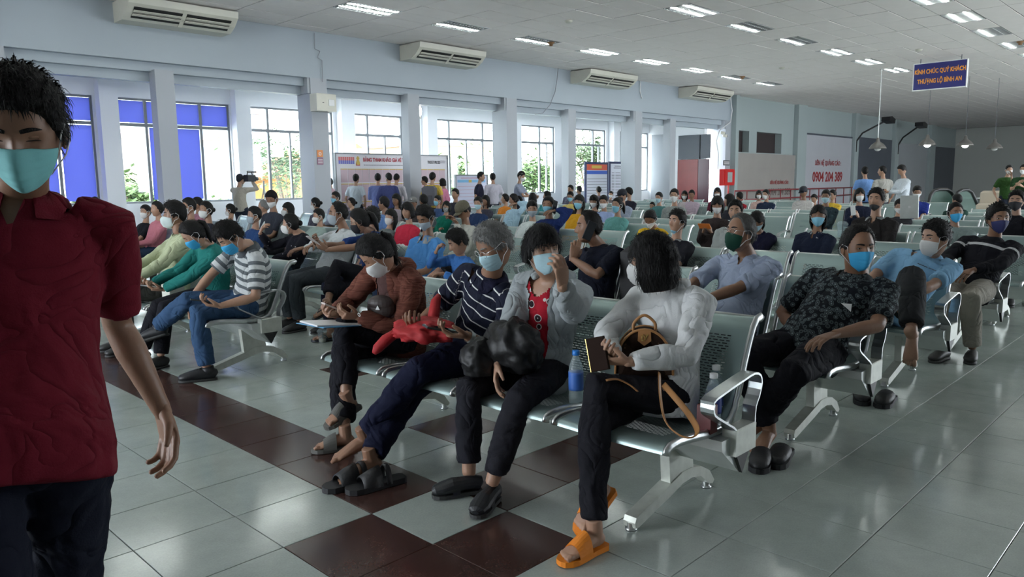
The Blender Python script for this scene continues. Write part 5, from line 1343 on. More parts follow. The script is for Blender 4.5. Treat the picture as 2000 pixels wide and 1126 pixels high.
# id: (px,py,head height px, yaw, pitch, hair, haircol, shirt, mask, pose, label)
# hair: s short, b bob, p ponytail, n bun, l long, c cap, m helmet-like cap, g grey short, x balding, k shaved
CR=[
(186,398,26,60,5,'n','d','l:.46,.42,.36','none','phone','woman in cream top with raised arm just right of the red-shirted man'),
(206,409,31,0,0,'s','d','s:.03,.06,.13','w','lap','man in navy polo with white mask below the blue window'),
(236,438,44,-10,8,'s','d','s:.0,.16,.38','b','lap','young man in bright turquoise-blue polo with light blue mask'),
(284,414,34,20,0,'s','d','s:.012,.012,.016','w','lap','man in black T-shirt with white mask behind the turquoise polo'),
(306,408,28,10,0,'n','d','l:.50,.18,.22','none','lap','woman in pink top with pinned hair behind the man in black T-shirt'),
(368,404,30,0,0,'s','d','l:.45,.22,.30','w','lap','person in pale pink top partly hidden behind the olive shirt'),
(385,398,24,-30,0,'s','d','l:.30,.14,.18','none','lap','dark-haired person in mauve top far behind the olive shirt'),
(402,410,33,10,0,'n','d','l:.02,.02,.03','w','lap','woman in black jacket with white mask left of the pillar foot'),
(450,410,30,-45,10,'n','d','l:.35,.30,.28','w','lap','woman with hair bun and white mask facing left before the cameraman'),
(496,421,42,-10,0,'s','d','l:.02,.05,.14','gr','lap','man in dark blue jacket with grey mask above the striped polo'),
(514,404,32,-40,0,'x','g','l:.55,.60,.58','none','lap','balding man in pale mint shirt behind the dark blue jacket'),
(531,389,30,30,25,'s','d','s:.04,.045,.06','w','lap','man in dark grey shirt with white mask bowing his head near the tripod'),
(562,409,30,-20,0,'l','d','l:.10,.12,.12','w','lap','woman with white mask behind the floral jacket'),
(616,398,24,-50,10,'n','d','l:.06,.06,.08','w','lap','woman with tied hair beside the big pillar foot'),
(622,422,33,-10,5,'s','d','l:.28,.36,.33','w','lap','person in grey-green striped jacket with white mask left of the folded arms man'),
(655,386,23,0,0,'s','d','l:.25,.27,.35','b','lap','man with glasses and blue mask behind the folded arms man'),
(686,396,24,-20,0,'n','d','l:.12,.12,.14','none','lap','woman with pinned hair just right of the glasses man with blue mask'),
(728,426,40,-120,0,'s','d','s:.05,.07,.16','none','lap','man seen from behind in dark blue shirt beside the phone girl'),
(749,398,33,-60,-5,'s','d','s:.12,.22,.45','none','lap','man in mid-blue shirt with raised chin facing left'),
(763,424,37,5,0,'l','d','l:.14,.16,.16','w','lap','woman in charcoal hooded jacket with pointed white mask'),
(774,390,24,10,5,'l','d','l:.35,.30,.33','none','lap','woman with glasses above the charcoal hood'),
(796,412,33,15,10,'b','d','l:.50,.03,.06','chin','lap','woman in bright red jacket with mask pulled under her chin'),
(807,396,24,30,0,'m','g','l:.06,.05,.05','none','lap','person in grey-green cap with a white star'),
(827,392,24,-100,0,'s','d','l:.05,.05,.07','none','lap','dark-haired person seen from behind right of the star cap'),
(831,425,47,10,30,'s','d','s:.07,.22,.48','gr','lap','man in bright blue polo with grey mask looking down'),
(854,392,23,0,0,'s','d','l:.05,.09,.20','b','lap','man in blue checked shirt with blue mask beside the pillar foot'),
(872,404,26,25,0,'b','d','l:.01,.16,.11','ch','cross','woman in dark green jacket with black and white chequered mask'),
(889,379,20,10,0,'s','d','l:.03,.03,.04','none','lap','young man in open black jacket far behind the green jacket'),
(905,412,38,-10,30,'c','k','l:.50,.50,.45','none','face','man in khaki cap and white shirt with his hand over his face'),
(934,397,30,20,10,'s','d','l:.02,.04,.10','b2','lap','young man in navy shirt with pale blue mask right of the khaki cap'),
(948,392,22,0,0,'l','d','l:.05,.05,.07','none','lap','dark-haired person just behind the navy shirt and pale mask'),
(986,388,20,-40,0,'n','d','l:.65,.22,.03','none','lap','woman in orange top left of the phone caller in pale blue'),
(1003,390,23,-40,10,'p','d','l:.40,.58,.70','none','phone','woman in pale blue top holding a phone to her ear'),
(1039,408,40,50,15,'s','d','s:.55,.60,.58','gr','lap','man in white shirt with drab mask turned to the woman in navy sweater'),
(1071,400,34,20,5,'p','d','l:.015,.03,.12','b','phone','woman in navy sweater over white collar speaking on a phone'),
(1040,387,22,-110,0,'b','d','l:.10,.20,.22','none','lap','person with thick black hair right behind the white shirt and drab mask'),
(1068,383,20,-60,0,'s','d','l:.05,.25,.27','none','lap','person in teal top behind the navy sweater'),
(1114,370,16,0,0,'s','d','l:.10,.10,.14','none','lap','man in dark grey shirt on the left before the framed notice boards'),
(1114,384,22,15,10,'s','d','l:.62,.48,.15','b','lap','man in pale yellow shirt with blue mask before the framed notice boards'),
(1131,395,33,10,0,'l','d','l:.58,.30,.02','b','lap','woman with long hair, blue mask and mustard yellow jacket'),
(1131,371,14,-90,0,'s','d','l:.08,.08,.10','none','lap','tiny dark head seen just left of the framed boards'),
(1169,371,14,-100,0,'n','d','l:.10,.08,.10','none','lap','woman with a hair bun under the framed notice boards'),
(1160,393,25,10,15,'l','d','l:.05,.05,.06','w','lap','woman with white mask between the yellow jacket and pale blue shirt'),
(1179,394,29,20,15,'s','d','l:.30,.38,.60','w','lap','man in light blue shirt with white mask before the teal jacket'),
(1193,380,15,20,0,'s','d','l:.15,.12,.12','w','lap','person with white mask left of the dark baseball cap'),
(1205,401,34,0,0,'p','d','l:.15,.38,.35','b','lap','woman in sea-green jacket with blue mask and tied back hair'),
(1215,382,24,-20,10,'c','n','l:.28,.32,.40','d','lap','man in navy baseball cap and grey-blue plaid shirt'),
(1228,376,19,-90,10,'s','d','l:.02,.02,.03','none','lap','man in black jacket bent forward right of the navy cap'),
(1119,424,26,-40,20,'s','d','s:.02,.32,.10','none','lap','person in bright green shirt hidden behind the man on the phone'),
(1172,466,1,0,0,'skip','d','','none','lap',''),
(1287,386,24,0,5,'s','d','l:.08,.20,.20','b2','lap','man in dark teal shirt with pale mask left of the blue uniform'),
(1317,382,25,20,0,'s','d','s:.25,.27,.26','w','lap','man with glasses, white mask and grey checked shirt'),
(1337,381,18,20,5,'l','d','l:.45,.40,.40','w','lap','woman with white mask beside the glasses man in grey checks'),
(1351,380,20,20,10,'s','d','l:.45,.36,.42','none','lap','man in pink striped shirt with glasses pushed onto his head'),
(1274,402,22,10,15,'k','d','l:.45,.42,.38','none','lap','child with shaved head in pale top before the dark teal shirt'),
(1270,427,38,15,40,'p','d','l:.62,.38,.02','w','lap','woman with ponytail in yellow top bowing over her phone'),
(1322,433,54,-10,-5,'s','d','s:.012,.013,.022','chin','lap','man in black polo with blue mask pulled under his chin'),
(1401,400,33,25,20,'b','d','l:.04,.03,.03','w','phone','woman with white mask holding up an orange-cased phone'),
(1401,376,20,20,10,'b','d','l:.12,.02,.04','w','lap','woman in maroon patterned top with white mask by the fire cabinet'),
(1424,391,25,-60,0,'b','d','l:.03,.03,.04','none','lap','dark-haired head just left of the tall crew cut'),
(1444,384,19,-100,0,'s','d','l:.30,.02,.03','none','lap','person in black and red jacket seen from behind by the railing'),
(1436,412,42,20,0,'s','d','s:.28,.30,.29','none','lap','crew-cut man in grey T-shirt directly behind the green mask man'),
(1478,432,46,25,35,'l','d','l:.012,.012,.03','b2','lap','woman with glasses and pale mask in dark top looking down'),
(1482,380,19,30,5,'b','d','l:.55,.38,.34','w','lap','woman in cream pink top before the grey hoarding'),
(1496,380,20,-10,5,'s','d','l:.02,.03,.06','w','lap','person in navy top next to the cream pink one'),
(1569,375,21,-10,15,'c','n','l:.55,.52,.50','none','lap','man in dark cap and white shirt by the railing'),
(1590,388,19,0,20,'s','d','l:.12,.06,.05','none','lap','dark-haired person holding a camera right of the dark cap'),
(1613,384,27,10,5,'s','d','l:.03,.05,.06','b2','lap','man in black jacket with pale blue mask right of the dark cap'),
(1626,381,22,-20,5,'s','d','l:.60,.40,.05','none','lap','person in mustard hooded top behind the black jacket'),
(1598,422,42,20,0,'l','d','l:.015,.02,.04','b','lap','long-haired man with light blue mask in navy jacket and grey collar'),
(1679,381,29,30,0,'b','d','l:.02,.025,.05','w','phone','woman with white mask in navy jacket holding up a phone'),
(1711,390,40,0,-5,'s','d','l:.025,.022,.022','dn','lap','man in black jacket over grey polo with black mask under his nose'),
(1757,403,30,20,15,'s','d','l:.03,.03,.035','w','lap','person with white mask and cropped hair next to a standing tablet'),
(1791,375,25,20,20,'s','d','s:.02,.035,.20','w','lap','man in royal blue shirt with white mask before the wall panels'),
(1869,391,27,-110,10,'s','d','l:.02,.05,.04','none','lap','man in dark green jacket seen from behind before the balustrades'),
(1866,415,40,35,0,'n','d','l:.20,.25,.24','b3','lap','woman with bright blue mask and grey jacket glancing to the camera'),
(1985,392,42,0,0,'s','d','l:.015,.015,.018','dk','lap','man with black mask in black top at the right edge of the photo'),
]
def look_dir(yaw,pitch):
    a=math.radians(180+yaw); b=math.radians(pitch); return V(math.cos(a)*math.cos(b),math.sin(a)*math.cos(b),-math.sin(b))
import zlib
for (px,py,s,yaw,pitch,hr,hc,shirt,mask,pose,label) in CR:
    if hr=='skip': continue
    best=None
    for k in range(13):
        X=BX+PITCH*k+.12; q=onX(px,py,X); d=depth(q); cost=abs(q[2]-1.05)/.1+abs(math.log(.225*FPX/d/s))/.15
        if best is None or cost<best[0]: best=(cost,k,q,d)
    _,k,hd_,d=best; seed=zlib.crc32(label.encode())%997; rg=random.Random(seed)
    sex='f' if ('woman' in label or hr in'pnlb') else 'm'
    S=.92 if sex=='f' else .96
    if 'child' in label: S=.72
    # pelvis height by seat; slide forward to keep the spine length
    pz=.40+.088*S; dz=hd_[2]-.03*S-pz; full=.625*S
    if 'child' not in label and dz>.3: S=min(max(dz/.612,.84),S); full=.625*S
    if 'child' in label and dz<full*.9: pass
    if dz>full: S=dz/.625*1.0; full=dz
    dx=math.sqrt(max(full*full*.985-dz*dz,0)); lean=-1 if pitch<25 else 1
    if dz<full*.80: dx=min(dx,.20)
    pel=V(hd_[0]+lean*min(dx,.24),hd_[1]+rg.uniform(-.03,.03),pz)
    pel[0]=min(max(pel[0],BX+PITCH*k-.20),BX+PITCH*k+.05)
    col=tuple(float(x) for x in shirt[2:].split(','))
    fy=yaw*.18 if abs(yaw)<60 else yaw*.1
    a=math.radians(180+fy); fw_=V(math.cos(a),math.sin(a),0)
    lv=0 if d<4.6 else (1 if d<8.5 else 2)
    pose_=pose if pose!='phone' else 'phone'
    if 'ear' in label and 'phone' in label or 'speaking on a phone' in label: pose_='ear'
    pants=rg.choice([(.015,.015,.02),(.02,.025,.05),(.05,.05,.05),(.03,.05,.10)])
    person(label,pel,hd_,look_dir(yaw,pitch),fw_,S=S,sex=sex,skin=rg.choice([0,1,1,2,3 if sex=='f' else 2]),hair=hr,hairc=hc,shirt=(shirt[0],col),pants=pants,mask=mask,level=lv,pose=pose_,
           glasses='dark' if 'glasses' in label and 'pushed' not in label else None,collar=((.5,.5,.52) if 'white collar' in label else (.3,.32,.32)) if ('collar' in label or 'polo' in label) and lv<2 else None,
           bend=None if pitch<25 else V(.5,0,.6))
# ---------------- the people nearest the camera ----------------
Zp=lambda x,y,z:onz(x,y,z)
Xp=lambda x,y,X:onX(x,y,X)
F=V(-1,0,0); Lf=V(0,-1,0)
def ank(x,y,z=.085): return V(x,y,z)
navy_stripe=stripes('navy_white_stripe_knit',(.012,.014,.028),(.62,.62,.60),.058,.12)
grey_stripe=stripes('grey_white_stripe_knit',(.50,.52,.52),(.11,.125,.135),.062,.45)
def heather(name,a,b_,sc):
    def f(n,l):
        tc=n.new('ShaderNodeTexCoord'); mp=n.new('ShaderNodeMapping'); mp.inputs['Scale'].default_value=(6,6,90); t=n.new('ShaderNodeTexNoise'); t.inputs['Scale'].default_value=sc
        l.new(tc.outputs['Object'],mp.inputs[0]); l.new(mp.outputs[0],t.inputs['Vector']); return ramp(n,l,t.outputs['Fac'],[(.35,a),(.65,b_)],False)
    return patt(name,a,f)
rust=heather('rust_brown_slub_jersey',(.085,.028,.020),(.16,.060,.042),2.2)
floral_dk=voro('dark_scale_print_cotton',[(0,(.16,.20,.21)),(.22,(.02,.025,.03)),(.34,(.075,.095,.10)),(.52,(.012,.014,.018))],42)
floral_bk=voro('black_with_white_flowers',[(0,(.5,.5,.5)),(.10,(.012,.012,.018))],16)
paisley=voro('red_paisley_print',[(0,(.45,.42,.40)),(.10,(.02,.012,.016)),(.30,(.5,.48,.46)),(.36,(.33,.012,.025))],19)
def trackf(n,l):
    a=n.new('ShaderNodeAttribute'); a.attribute_name='along'
    return ramp(n,l,a.outputs['Fac'],[(0,(.012,.012,.016)),(.338,(.5,.5,.5)),(.362,(.012,.012,.016))])
track=patt('black_track_cloth',(.012,.012,.016),trackf)
def arm_to(head,fwd,S,ep,wp,near):
    # shoulder, elbow and wrist of a left arm seen at two pixels
    f=nrm(fwd); l=np.cross(UP,f); sh=np.array(head)-UP*.23*S+l*.18*S
    e=rs(*ep,sh,.275*S,near); return e,rs(*wp,e,.245*S,near)
# woman in white blouse
p1=person('woman in white blouse with black bob and orange slides on the front end seat',V(.86,-.84,.485),V(.83,-.80,1.035),look_dir(-70,8),V(-1,.12,0),S=.93,sex='f',skin=1,hair='b',
  shirt=('l',(.56,.57,.57)),pants=(.014,.014,.018),mask='w',level=0,
  wrists={'L':Xp(1228,706,.53),'R':Xp(1195,690,.56)},elbows={'L':Xp(1352,715,.72),'R':V(.80,-.48,.72)},
  knees={'L':V(.50,-.78,.58),'R':V(.46,-.76,.50)},ankles={'L':V(.43,-.84,.215),'R':V(.36,-.88,.085)},toes={'L':(V(-.80,.05,-.50),V(-.5,0,.8)),'R':V(-1,.12,0)},
  hands={'L':(V(-.55,.75,.0),V(.2,.5,.75),.75,.8),'R':(V(-.8,-.3,.1),V(0,-.4,.7),.6)},shoe='slide',shoec=(.75,.22,.01),extra={'top':'blouse','hlen':-.135,'hopen':60,'cuff':.90,'legw':.93},eye=(0,.8),glasses='silver',fat=1.04,sleeve=1)
# woman in grey cardigan
p2=person('woman in grey zip jacket over red paisley top raising her left hand',V(.86,-.16,.485),V(.79,-.25,1.05),look_dir(70,2),V(-1,-.08,0),S=.93,sex='f',skin=1,hair='f' if False else 'l',
  shirt=('l',(.33,.36,.37)),pants=(.014,.015,.022),mask='b2',level=0,
  wrists={'L':Xp(1098,560,.52),'R':Xp(966,728,.50)},elbows={'L':Xp(1122,655,.62),'R':Xp(978,655,.80)},
  knees={'L':V(.42,-.42,.50),'R':V(.44,-.10,.50)},ankles={'L':V(.40,-.30,.085),'R':V(.41,-.15,.085)},toes={'L':V(-.85,-.35,0),'R':V(-1,.55,0)},
  hands={'L':(V(-.15,-.1,1),V(.1,.9,.2),.55),'R':(V(-.35,-.15,-.9),V(.5,-.6,0),.35)},shoe='loafer',shoec=(.010,.011,.014),extra={'top':'cardigan','open':dict(w0=.075,w1=.10,neck=.10,mat=paisley),'cuff':.84,'hlen':-.06,'hopen':84,'fringe':1,'legw':.98},eye=(0,.55),sleeve=1)
# older man in striped polo
p3=person('grey-haired man in navy polo with white stripes and glasses looking at his phone',V(.90,.36,.49),V(.80,.07,1.06),look_dir(-14,30),V(-1,.15,0),S=.98,sex='m',skin=2,hair='s',hairc='g',
  shirt=('s',(.02,.02,.04)),smat=navy_stripe,pants=(.008,.010,.028),mask='b2',level=0,glasses='silver',
  wrists={'L':Xp(912,655,.55),'R':V(.60,.42,.66)},elbows={'L':V(.92,-.02,.66),'R':V(.80,.56,.66)},
  knees={'L':V(.46,.24,.52),'R':V(.45,.46,.50)},ankles={'L':V(.26,.42,.17),'R':V(.22,.32,.10)},toes={'L':(V(-.85,.45,-.25),V(-.2,0,1)),'R':(V(-.95,.1,-.12),UP)},
  hands={'L':(V(-.85,.45,.1),V(.1,.1,1),.55),'R':(V(-.7,-.6,.1),V(0,0,1),.6)},shoe='bare',extra={'cuff':.93,'legw':1.08},eye=(1,.1),collar=(.012,.014,.028),bend=V(.7,0,.5),sleeve=.9,hair_th=.013)
# woman in rust hoodie
p4=person('woman in rust-brown hooded jacket and grey slides bent over a clipboard',V(.88,.93,.485),V(.64,.80,.985),look_dir(-28,50),V(-1,-.06,0),S=.94,sex='f',skin=0,hair='p',
  shirt=('l',(.1,.04,.03)),smat=rust,pants=(.012,.012,.016),mask='w',level=0,
  wrists={'L':V(.55,.86,.655),'R':V(.52,1.03,.655)},elbows={'L':Xp(828,650,.83),'R':V(.75,1.25,.66)},
  knees={'L':V(.47,.93,.55),'R':V(.47,1.06,.49)},ankles={'L':V(.42,.80,.24),'R':V(.36,.74,.085)},toes={'L':(V(-.92,-.05,-.30),V(-.25,0,1)),'R':V(-1,.55,0)},
  hands={'L':(V(-.9,.15,.15),V(.1,.5,.7),.7),'R':(V(-.9,-.25,.15),V(0,-.5,.7),.7)},shoe='slide',shoec=(.11,.11,.10),extra={'top':'jacket','open':dict(w0=.05,w1=.085,neck=.03,mat=cloth((.075,.040,.038))),'cuff':.80,'legw':1.12},eye=(1,.1),bend=V(.75,0,.75),sleeve=1)
# man in grey striped polo
p5=person('man in grey and white striped polo and jeans with crossed legs',V(.90,2.80,.49),V(.70,2.62,1.0),look_dir(-5,42),V(-1,.12,0),S=.98,sex='m',skin=1,hair='s',
  shirt=('s',(.4,.4,.4)),smat=grey_stripe,pants=(.035,.075,.15),mask='b3',level=0,
  wrists={'L':Xp(430,597,.56),'R':Xp(362,596,.50)},elbows={'L':V(.82,2.44,.66),'R':V(.66,3.08,.72)},
  knees={'L':V(.46,2.72,.50),'R':V(.50,2.86,.60)},ankles={'L':V(.50,2.68,.085),'R':V(.40,3.26,.33)},toes={'L':V(-1,.5,0),'R':(V(-.75,.75,-.30),V(0,.3,1))},
  hands={'L':(V(-.85,.45,.15),V(.1,.1,1),.6),'R':(V(-.2,.1,-1),V(.8,-.2,0),.3)},shoe='shoe',shoec=(.010,.010,.012),extra={'cuff':.93,'legw':1.05},eye=(1,.1),collar=(.10,.11,.12),bend=V(.7,0,.6),sleeve=.75)
p6=person('woman in teal green hooded top with light blue mask looking down at a phone',V(.90,3.42,.485),V(.72,3.28,.995),look_dir(-12,42),V(-1,.1,0),S=.92,sex='f',skin=1,hair='p',shirt=('l',(.02,.17,.15)),pants=(.012,.014,.018),mask='b3',level=1,
  wrists={'L':Xp(310,570,.50),'R':V(.48,3.55,.62)},knees={'L':V(.47,3.40,.50),'R':V(.47,3.58,.50)},ankles={'L':V(.42,3.30,.085),'R':V(.40,3.62,.085)},hands={'L':(V(-.9,.3,.1),V(0,.3,.8),.6),'R':(V(-.9,-.3,.1),V(0,-.3,.8),.6)},bend=V(.7,0,.6),extra={'top':'hooded_top','legw':1.1})
p7=person('man in pale olive shirt with grey cup mask beside the woman in teal',V(.86,4.10,.49),V(.97,4.24,1.115),look_dir(-15,2),V(-1,.1,0),S=1.0,sex='m',skin=2,hair='s',shirt=('l',(.42,.46,.30)),pants=(.05,.05,.045),mask='gl',level=1,collar=(.42,.46,.30),
  wrists={'L':V(.50,3.98,.60),'R':V(.46,4.22,.62)},bend=None,torsomul=1.0)
# man in dark patterned shirt
p8=person('heavy man in dark patterned short-sleeved shirt slouching on the second row end seat',V(2.12,-.92,.48),V(2.30,-1.07,.995),look_dir(50,4),V(-1,.04,0),S=1.0,sex='m',skin=2,hair='x',hairc='d',shirt=('s',(.03,.03,.04)),smat=floral_dk,pants=(.010,.010,.014),mask='b3',level=0,
  wrists={'L':Xp(1632,652,1.88),'R':Xp(1562,648,2.18)},elbows={'L':V(2.13,-1.24,.66),'R':Xp(1535,585,2.40)},
  knees={'L':V(1.70,-1.06,.50),'R':V(1.68,-.76,.50)},ankles={'L':V(1.84,-.80,.15),'R':V(1.80,-.86,.11)},toes={'L':(V(-.9,.45,-.35),UP),'R':(V(-1,-.1,-.15),UP)},
  hands={'L':(V(-.9,.45,-.15),V(-.2,0,-1),.3),'R':(V(-.1,0,-1),V(-1,0,0),.3)},shoe='bare',extra={'cuff':.90,'legw':1.12,'loose':1},eye=(0,.75),belly=.035,fat=1.08,sleeve=.75,collar=(.03,.035,.04),hair_th=.012)
p9=person('young man in light blue polo with white mask, one bare foot up on the seat',V(3.50,-.86,.49),V(3.62,-1.07,.965),look_dir(-32,2),V(-1,-.1,0),S=.97,sex='m',skin=1,hair='s',shirt=('s',(.22,.42,.62)),pants=(.03,.032,.035),mask='w',level=1,
  wrists={'L':V(3.20,-1.02,.62),'R':V(3.25,-.75,.60)},elbows={'L':V(3.42,-1.30,.62),'R':V(3.5,-.5,.7)},
  knees={'L':V(3.18,-1.08,.80),'R':V(3.12,-.80,.52)},ankles={'L':V(2.98,-1.15,.45),'R':V(3.35,-.72,.30)},toes={'L':(V(-.62,-.1,-.78),V(-.7,0,.5)),'R':V(-1,0,0)},shoe='bare',collar=(.22,.42,.62),extra={'vox':(.012,.012),'cuff':.84,'legw':1.25},sleeve=.8)
p10=person('man in black track jacket with white stripe and navy mask on an end seat',V(4.95,-.98,.49),V(5.12,-1.10,1.03),look_dir(38,2),V(-1,0,0),S=.96,sex='m',skin=2,hair='s',shirt=('l',(.014,.014,.018)),smat=track,pants=(.28,.26,.22),mask='nv',level=1,
  wrists={'L':V(4.72,-1.04,.66),'R':V(4.72,-.88,.66)},elbows={'L':V(5.0,-1.32,.70),'R':V(5.0,-.62,.7)},ankles={'L':V(4.62,-1.10,.085),'R':V(4.50,-.94,.085)},shoec=(.02,.02,.02),shoe='clog',extra={'vox':(.014,.013),'legw':1.15,'top':'track_jacket'})
p11=person('older man with grey hair, glasses and dark green mask in pale lavender shirt',V(2.28,-.38,.49),V(2.36,-.38,1.045),look_dir(-22,-8),V(-1,.05,0),S=.95,sex='m',skin=2,hair='x',hairc='w',shirt=('s',(.36,.42,.55)),pants=(.03,.03,.04),mask='grn',level=0,glasses='silver',
  wrists={'L':V(1.98,-.30,.66),'R':V(1.98,-.16,.66)},elbows={'L':V(2.26,-.66,.66),'R':V(2.2,-.08,.7)},collar=(.36,.42,.55),fat=1.0,eye=(0,.7),sleeve=.95)
p12=person('man in black T-shirt holding a phone to his ear with receding hair',V(2.34,.70,.49),V(2.44,.81,1.04),look_dir(-36,-2),V(-1,.1,0),S=.96,sex='m',skin=2,hair='x',shirt=('s',(.010,.012,.022)),pants=(.02,.02,.03),mask='chin' if False else None,level=0,
  wrists={'L':Xp(1118,505,2.27),'R':V(2.1,.9,.6)},elbows={'L':Xp(1128,558,2.12),'R':V(2.3,1.1,.7)},hands={'L':(V(.25,-.15,.95),V(.55,.6,.1),.55),'R':None} if False else {'L':(V(.25,-.15,.95),V(.55,.6,.1),.55)},sleeve=.7,eye=(0,.8))
p13=person('stout man in white shirt with folded arms and grey mask',V(2.30,3.92,.49),V(2.42,3.92,1.08),look_dir(-22,0),V(-1,.05,0),S=.98,sex='m',skin=2,hair='x',shirt=('l',(.52,.55,.56)),pants=(.05,.06,.07),mask='gr',level=1,pose='cross',collar=(.52,.55,.56),belly=.03,
  wrists={'L':V(2.08,4.02,.76),'R':V(2.06,3.82,.80)},elbows={'L':V(2.22,3.66,.74),'R':V(2.2,4.2,.76)},extra={'legw':1.15})
p14=person('girl in navy shirt with glasses and dark mask crossing her legs over a phone',V(2.25,3.12,.49),V(2.18,3.20,1.035),look_dir(-40,20),V(-1,.1,0),S=.93,sex='f',skin=0,hair='p',shirt=('s',(.02,.05,.18)),pants=(.012,.014,.02),mask='dk',level=1,glasses='silver',
  wrists={'L':V(1.86,3.24,.80),'R':V(1.84,3.36,.84)},elbows={'L':V(2.05,3.08,.70),'R':V(2.0,3.5,.74)},knees={'L':V(1.85,3.18,.62),'R':V(1.86,3.10,.50)},ankles={'L':V(1.72,3.05,.36),'R':V(1.84,3.22,.085)},toes={'L':(V(-.95,.2,-.35),V(-.3,0,1)),'R':V(-1,.4,0)},
  hands={'L':(V(-.7,.3,.5),V(.2,.6,.4),.6),'R':(V(-.7,-.3,.5),V(.2,-.6,.4),.6)},shoe='flip',shoec=(.02,.025,.035),extra={'vox':(.013,.013),'cuff':.72,'legw':1.15})
p15=person('woman in black floral jacket touching her white mask',V(2.22,4.62,.485),V(2.32,4.66,.965),look_dir(-42,4),V(-1,.12,0),S=.90,sex='f',skin=1,hair='n',shirt=('l',(.02,.02,.03)),smat=floral_bk,pants=(.03,.05,.07),mask='w',level=1,
  wrists={'L':V(2.02,4.55,.62),'R':V(2.06,4.82,.88)},elbows={'L':V(2.2,4.4,.66),'R':V(2.05,4.95,.68)},hands={'R':(V(.25,-.35,.8),V(.8,-.4,0),.5)},extra={'top':'jacket'})
p16=person('little boy in blue and red jacket sitting cross-legged on a bench seat eating',V(2.34,2.02,.47),V(2.26,1.98,.905),look_dir(-25,25),V(-1,.05,0),S=.66,sex='m',skin=0,hair='s',shirt=('l',(.05,.16,.42)),pants=(.05,.05,.05),mask=None,level=0,shorts=True,headS=.84,
  wrists={'L':V(2.10,1.97,.66),'R':V(2.12,2.08,.82)},elbows={'L':V(2.28,1.84,.66),'R':V(2.2,2.2,.7)},knees={'L':V(2.16,1.80,.53),'R':V(2.10,2.10,.70)},ankles={'L':V(2.02,2.02,.47),'R':V(1.96,2.16,.49)},toes={'L':(V(-.6,.8,-.1),UP),'R':(V(-1,.3,-.3),UP)},
  hands={'R':(V(.2,-.3,.8),V(.7,-.5,0),.7)},shoe='bare',bend=V(.6,0,.4),extra={'vox':(.009,.009),'top':'jacket'},eye=(1,.5),cat='child')
# the walking man
hd17=atd(40,258,1.42); e17,w17=arm_to(hd17,(-.30,-1,0),.93,(250,625),(316,800),False)
p17=person('man in dark red polo with teal mask striding past at the left edge',V(-1.38,-.86,.865),hd17,V(-.42,-1,-.45),V(-.30,-1,0),S=.93,sex='m',skin=2,hair='s',shirt=('s',(.135,.010,.020)),pants=(.010,.012,.020),mask='tq',level=0,stand=True,opening=True,torsomul=1.12,
  wrists={'L':w17,'R':V(-1.70,-.95,.82)},elbows={'L':e17,'R':V(-1.65,-.9,1.1)},ankles={'L':V(-1.33,-.72,.085),'R':V(-1.48,-1.22,.085)},hands={'L':(V(.10,-.25,-1),V(-1,-.2,0),.45)},shoe='shoe',
  bend=V(.35,1,1.2),extra={'vox':(.009,.0085),'wr':.004,'lift':.3},eye=(1,.1),collar=(.135,.010,.020),fat=.96,sleeve=.9,hair_th=.024)
# standing people
def stander(label,px,py,d,yaw,shirt,hair='s',mask=None,sex='m',pants=(.02,.025,.04),S=.98,pitch=0,level=2,pose='lap',**k):
    h=atd(px,py,d); h=np.array(h); pz=.83*S+.085; h[2]=pz+.62*S+.03*S if k.pop('snap',True) else h[2]
    a=look_dir(yaw,0); b=k.pop('body',None); f=a if b is None else look_dir(b,0)
    return person(label,V(h[0]-f[0]*.03,h[1]-f[1]*.03,pz),h,look_dir(yaw,pitch),V(f[0],f[1],0),S=S,sex=sex,skin=k.pop('skin',1),hair=hair,hairc=k.pop('hairc','d'),shirt=shirt,pants=pants,mask=mask,level=level,pose=pose,stand=True,**k)
def fr(h,yaw,f,s,z): a=look_dir(yaw,0); l=np.cross(UP,a); return np.array([h[0],h[1],0])+a*f+l*s+UP*z
def std(label,px,py,d,yaw,shirt,wf=None,**k):
    h=atd(px,py,d)
    if wf:
        by=k.get('body',yaw); k['wrists']={q:fr(h,by,*w) for q,w in wf.items()}
    return stander(label,px,py,d,yaw,shirt,**k)
std('cameraman in beige-grey jacket filming with a shoulder video camera by the windows',469,352,17,-150,('l',(.36,.33,.28)),{'L':(.28,.12,1.45),'R':(.22,-.15,1.5)},hairc='n')
std('woman in pink top standing at the left end of the price board',645,361,19.3,-110,('s',(.62,.42,.45)),hair='n',sex='f',S=.93)
std('man in white polo with bright blue sleeves reading the price board',696,354,19,-150,('s',(.52,.56,.60)),pitch=-8)
std('man in slate blue hooded jacket reading the price board',738,349,18.5,-130,('l',(.13,.16,.34)),{'L':(.2,.1,1.15),'R':(.2,-.1,1.15)})
std('man in dark navy jacket and white mask looking left before the price board',759,346,18.2,-95,('l',(.05,.06,.16)),mask='w',body=-140)
std('balding man in white shirt just right of the navy jacket',775,348,18.8,-150,('l',(.58,.55,.60)),hair='x')
std('person in dark maroon top half hidden behind the slim column',829,362,19,-60,('s',(.10,.03,.05)),S=.93)
std('young man in yellow T-shirt with a grey rucksack facing the price board',845,344,18,-150,('s',(.58,.40,.08)))
std('girl in pink top with dark bob left of the small notice board',864,357,19.5,-60,('l',(.60,.22,.34)),hair='b',sex='f',S=.90)
std('young man in black T-shirt with hands behind his back walking right',940,349,18.2,125,('s',(.02,.02,.04)))
std('man in pale shirt beside the round column seen from behind',962,341,20.5,-120,('l',(.50,.48,.55)))
std('man in grey-blue shirt standing side-on with a phone beside the third big column',1018,346,18,120,('s',(.25,.28,.36)),{'L':(.32,.05,1.05),'R':(.30,-.05,1.05)},pitch=25,mask='w')
std('man in sky blue shirt seen from behind before the dark wall panel',1689,329,18,-140,('s',(.16,.30,.60)))
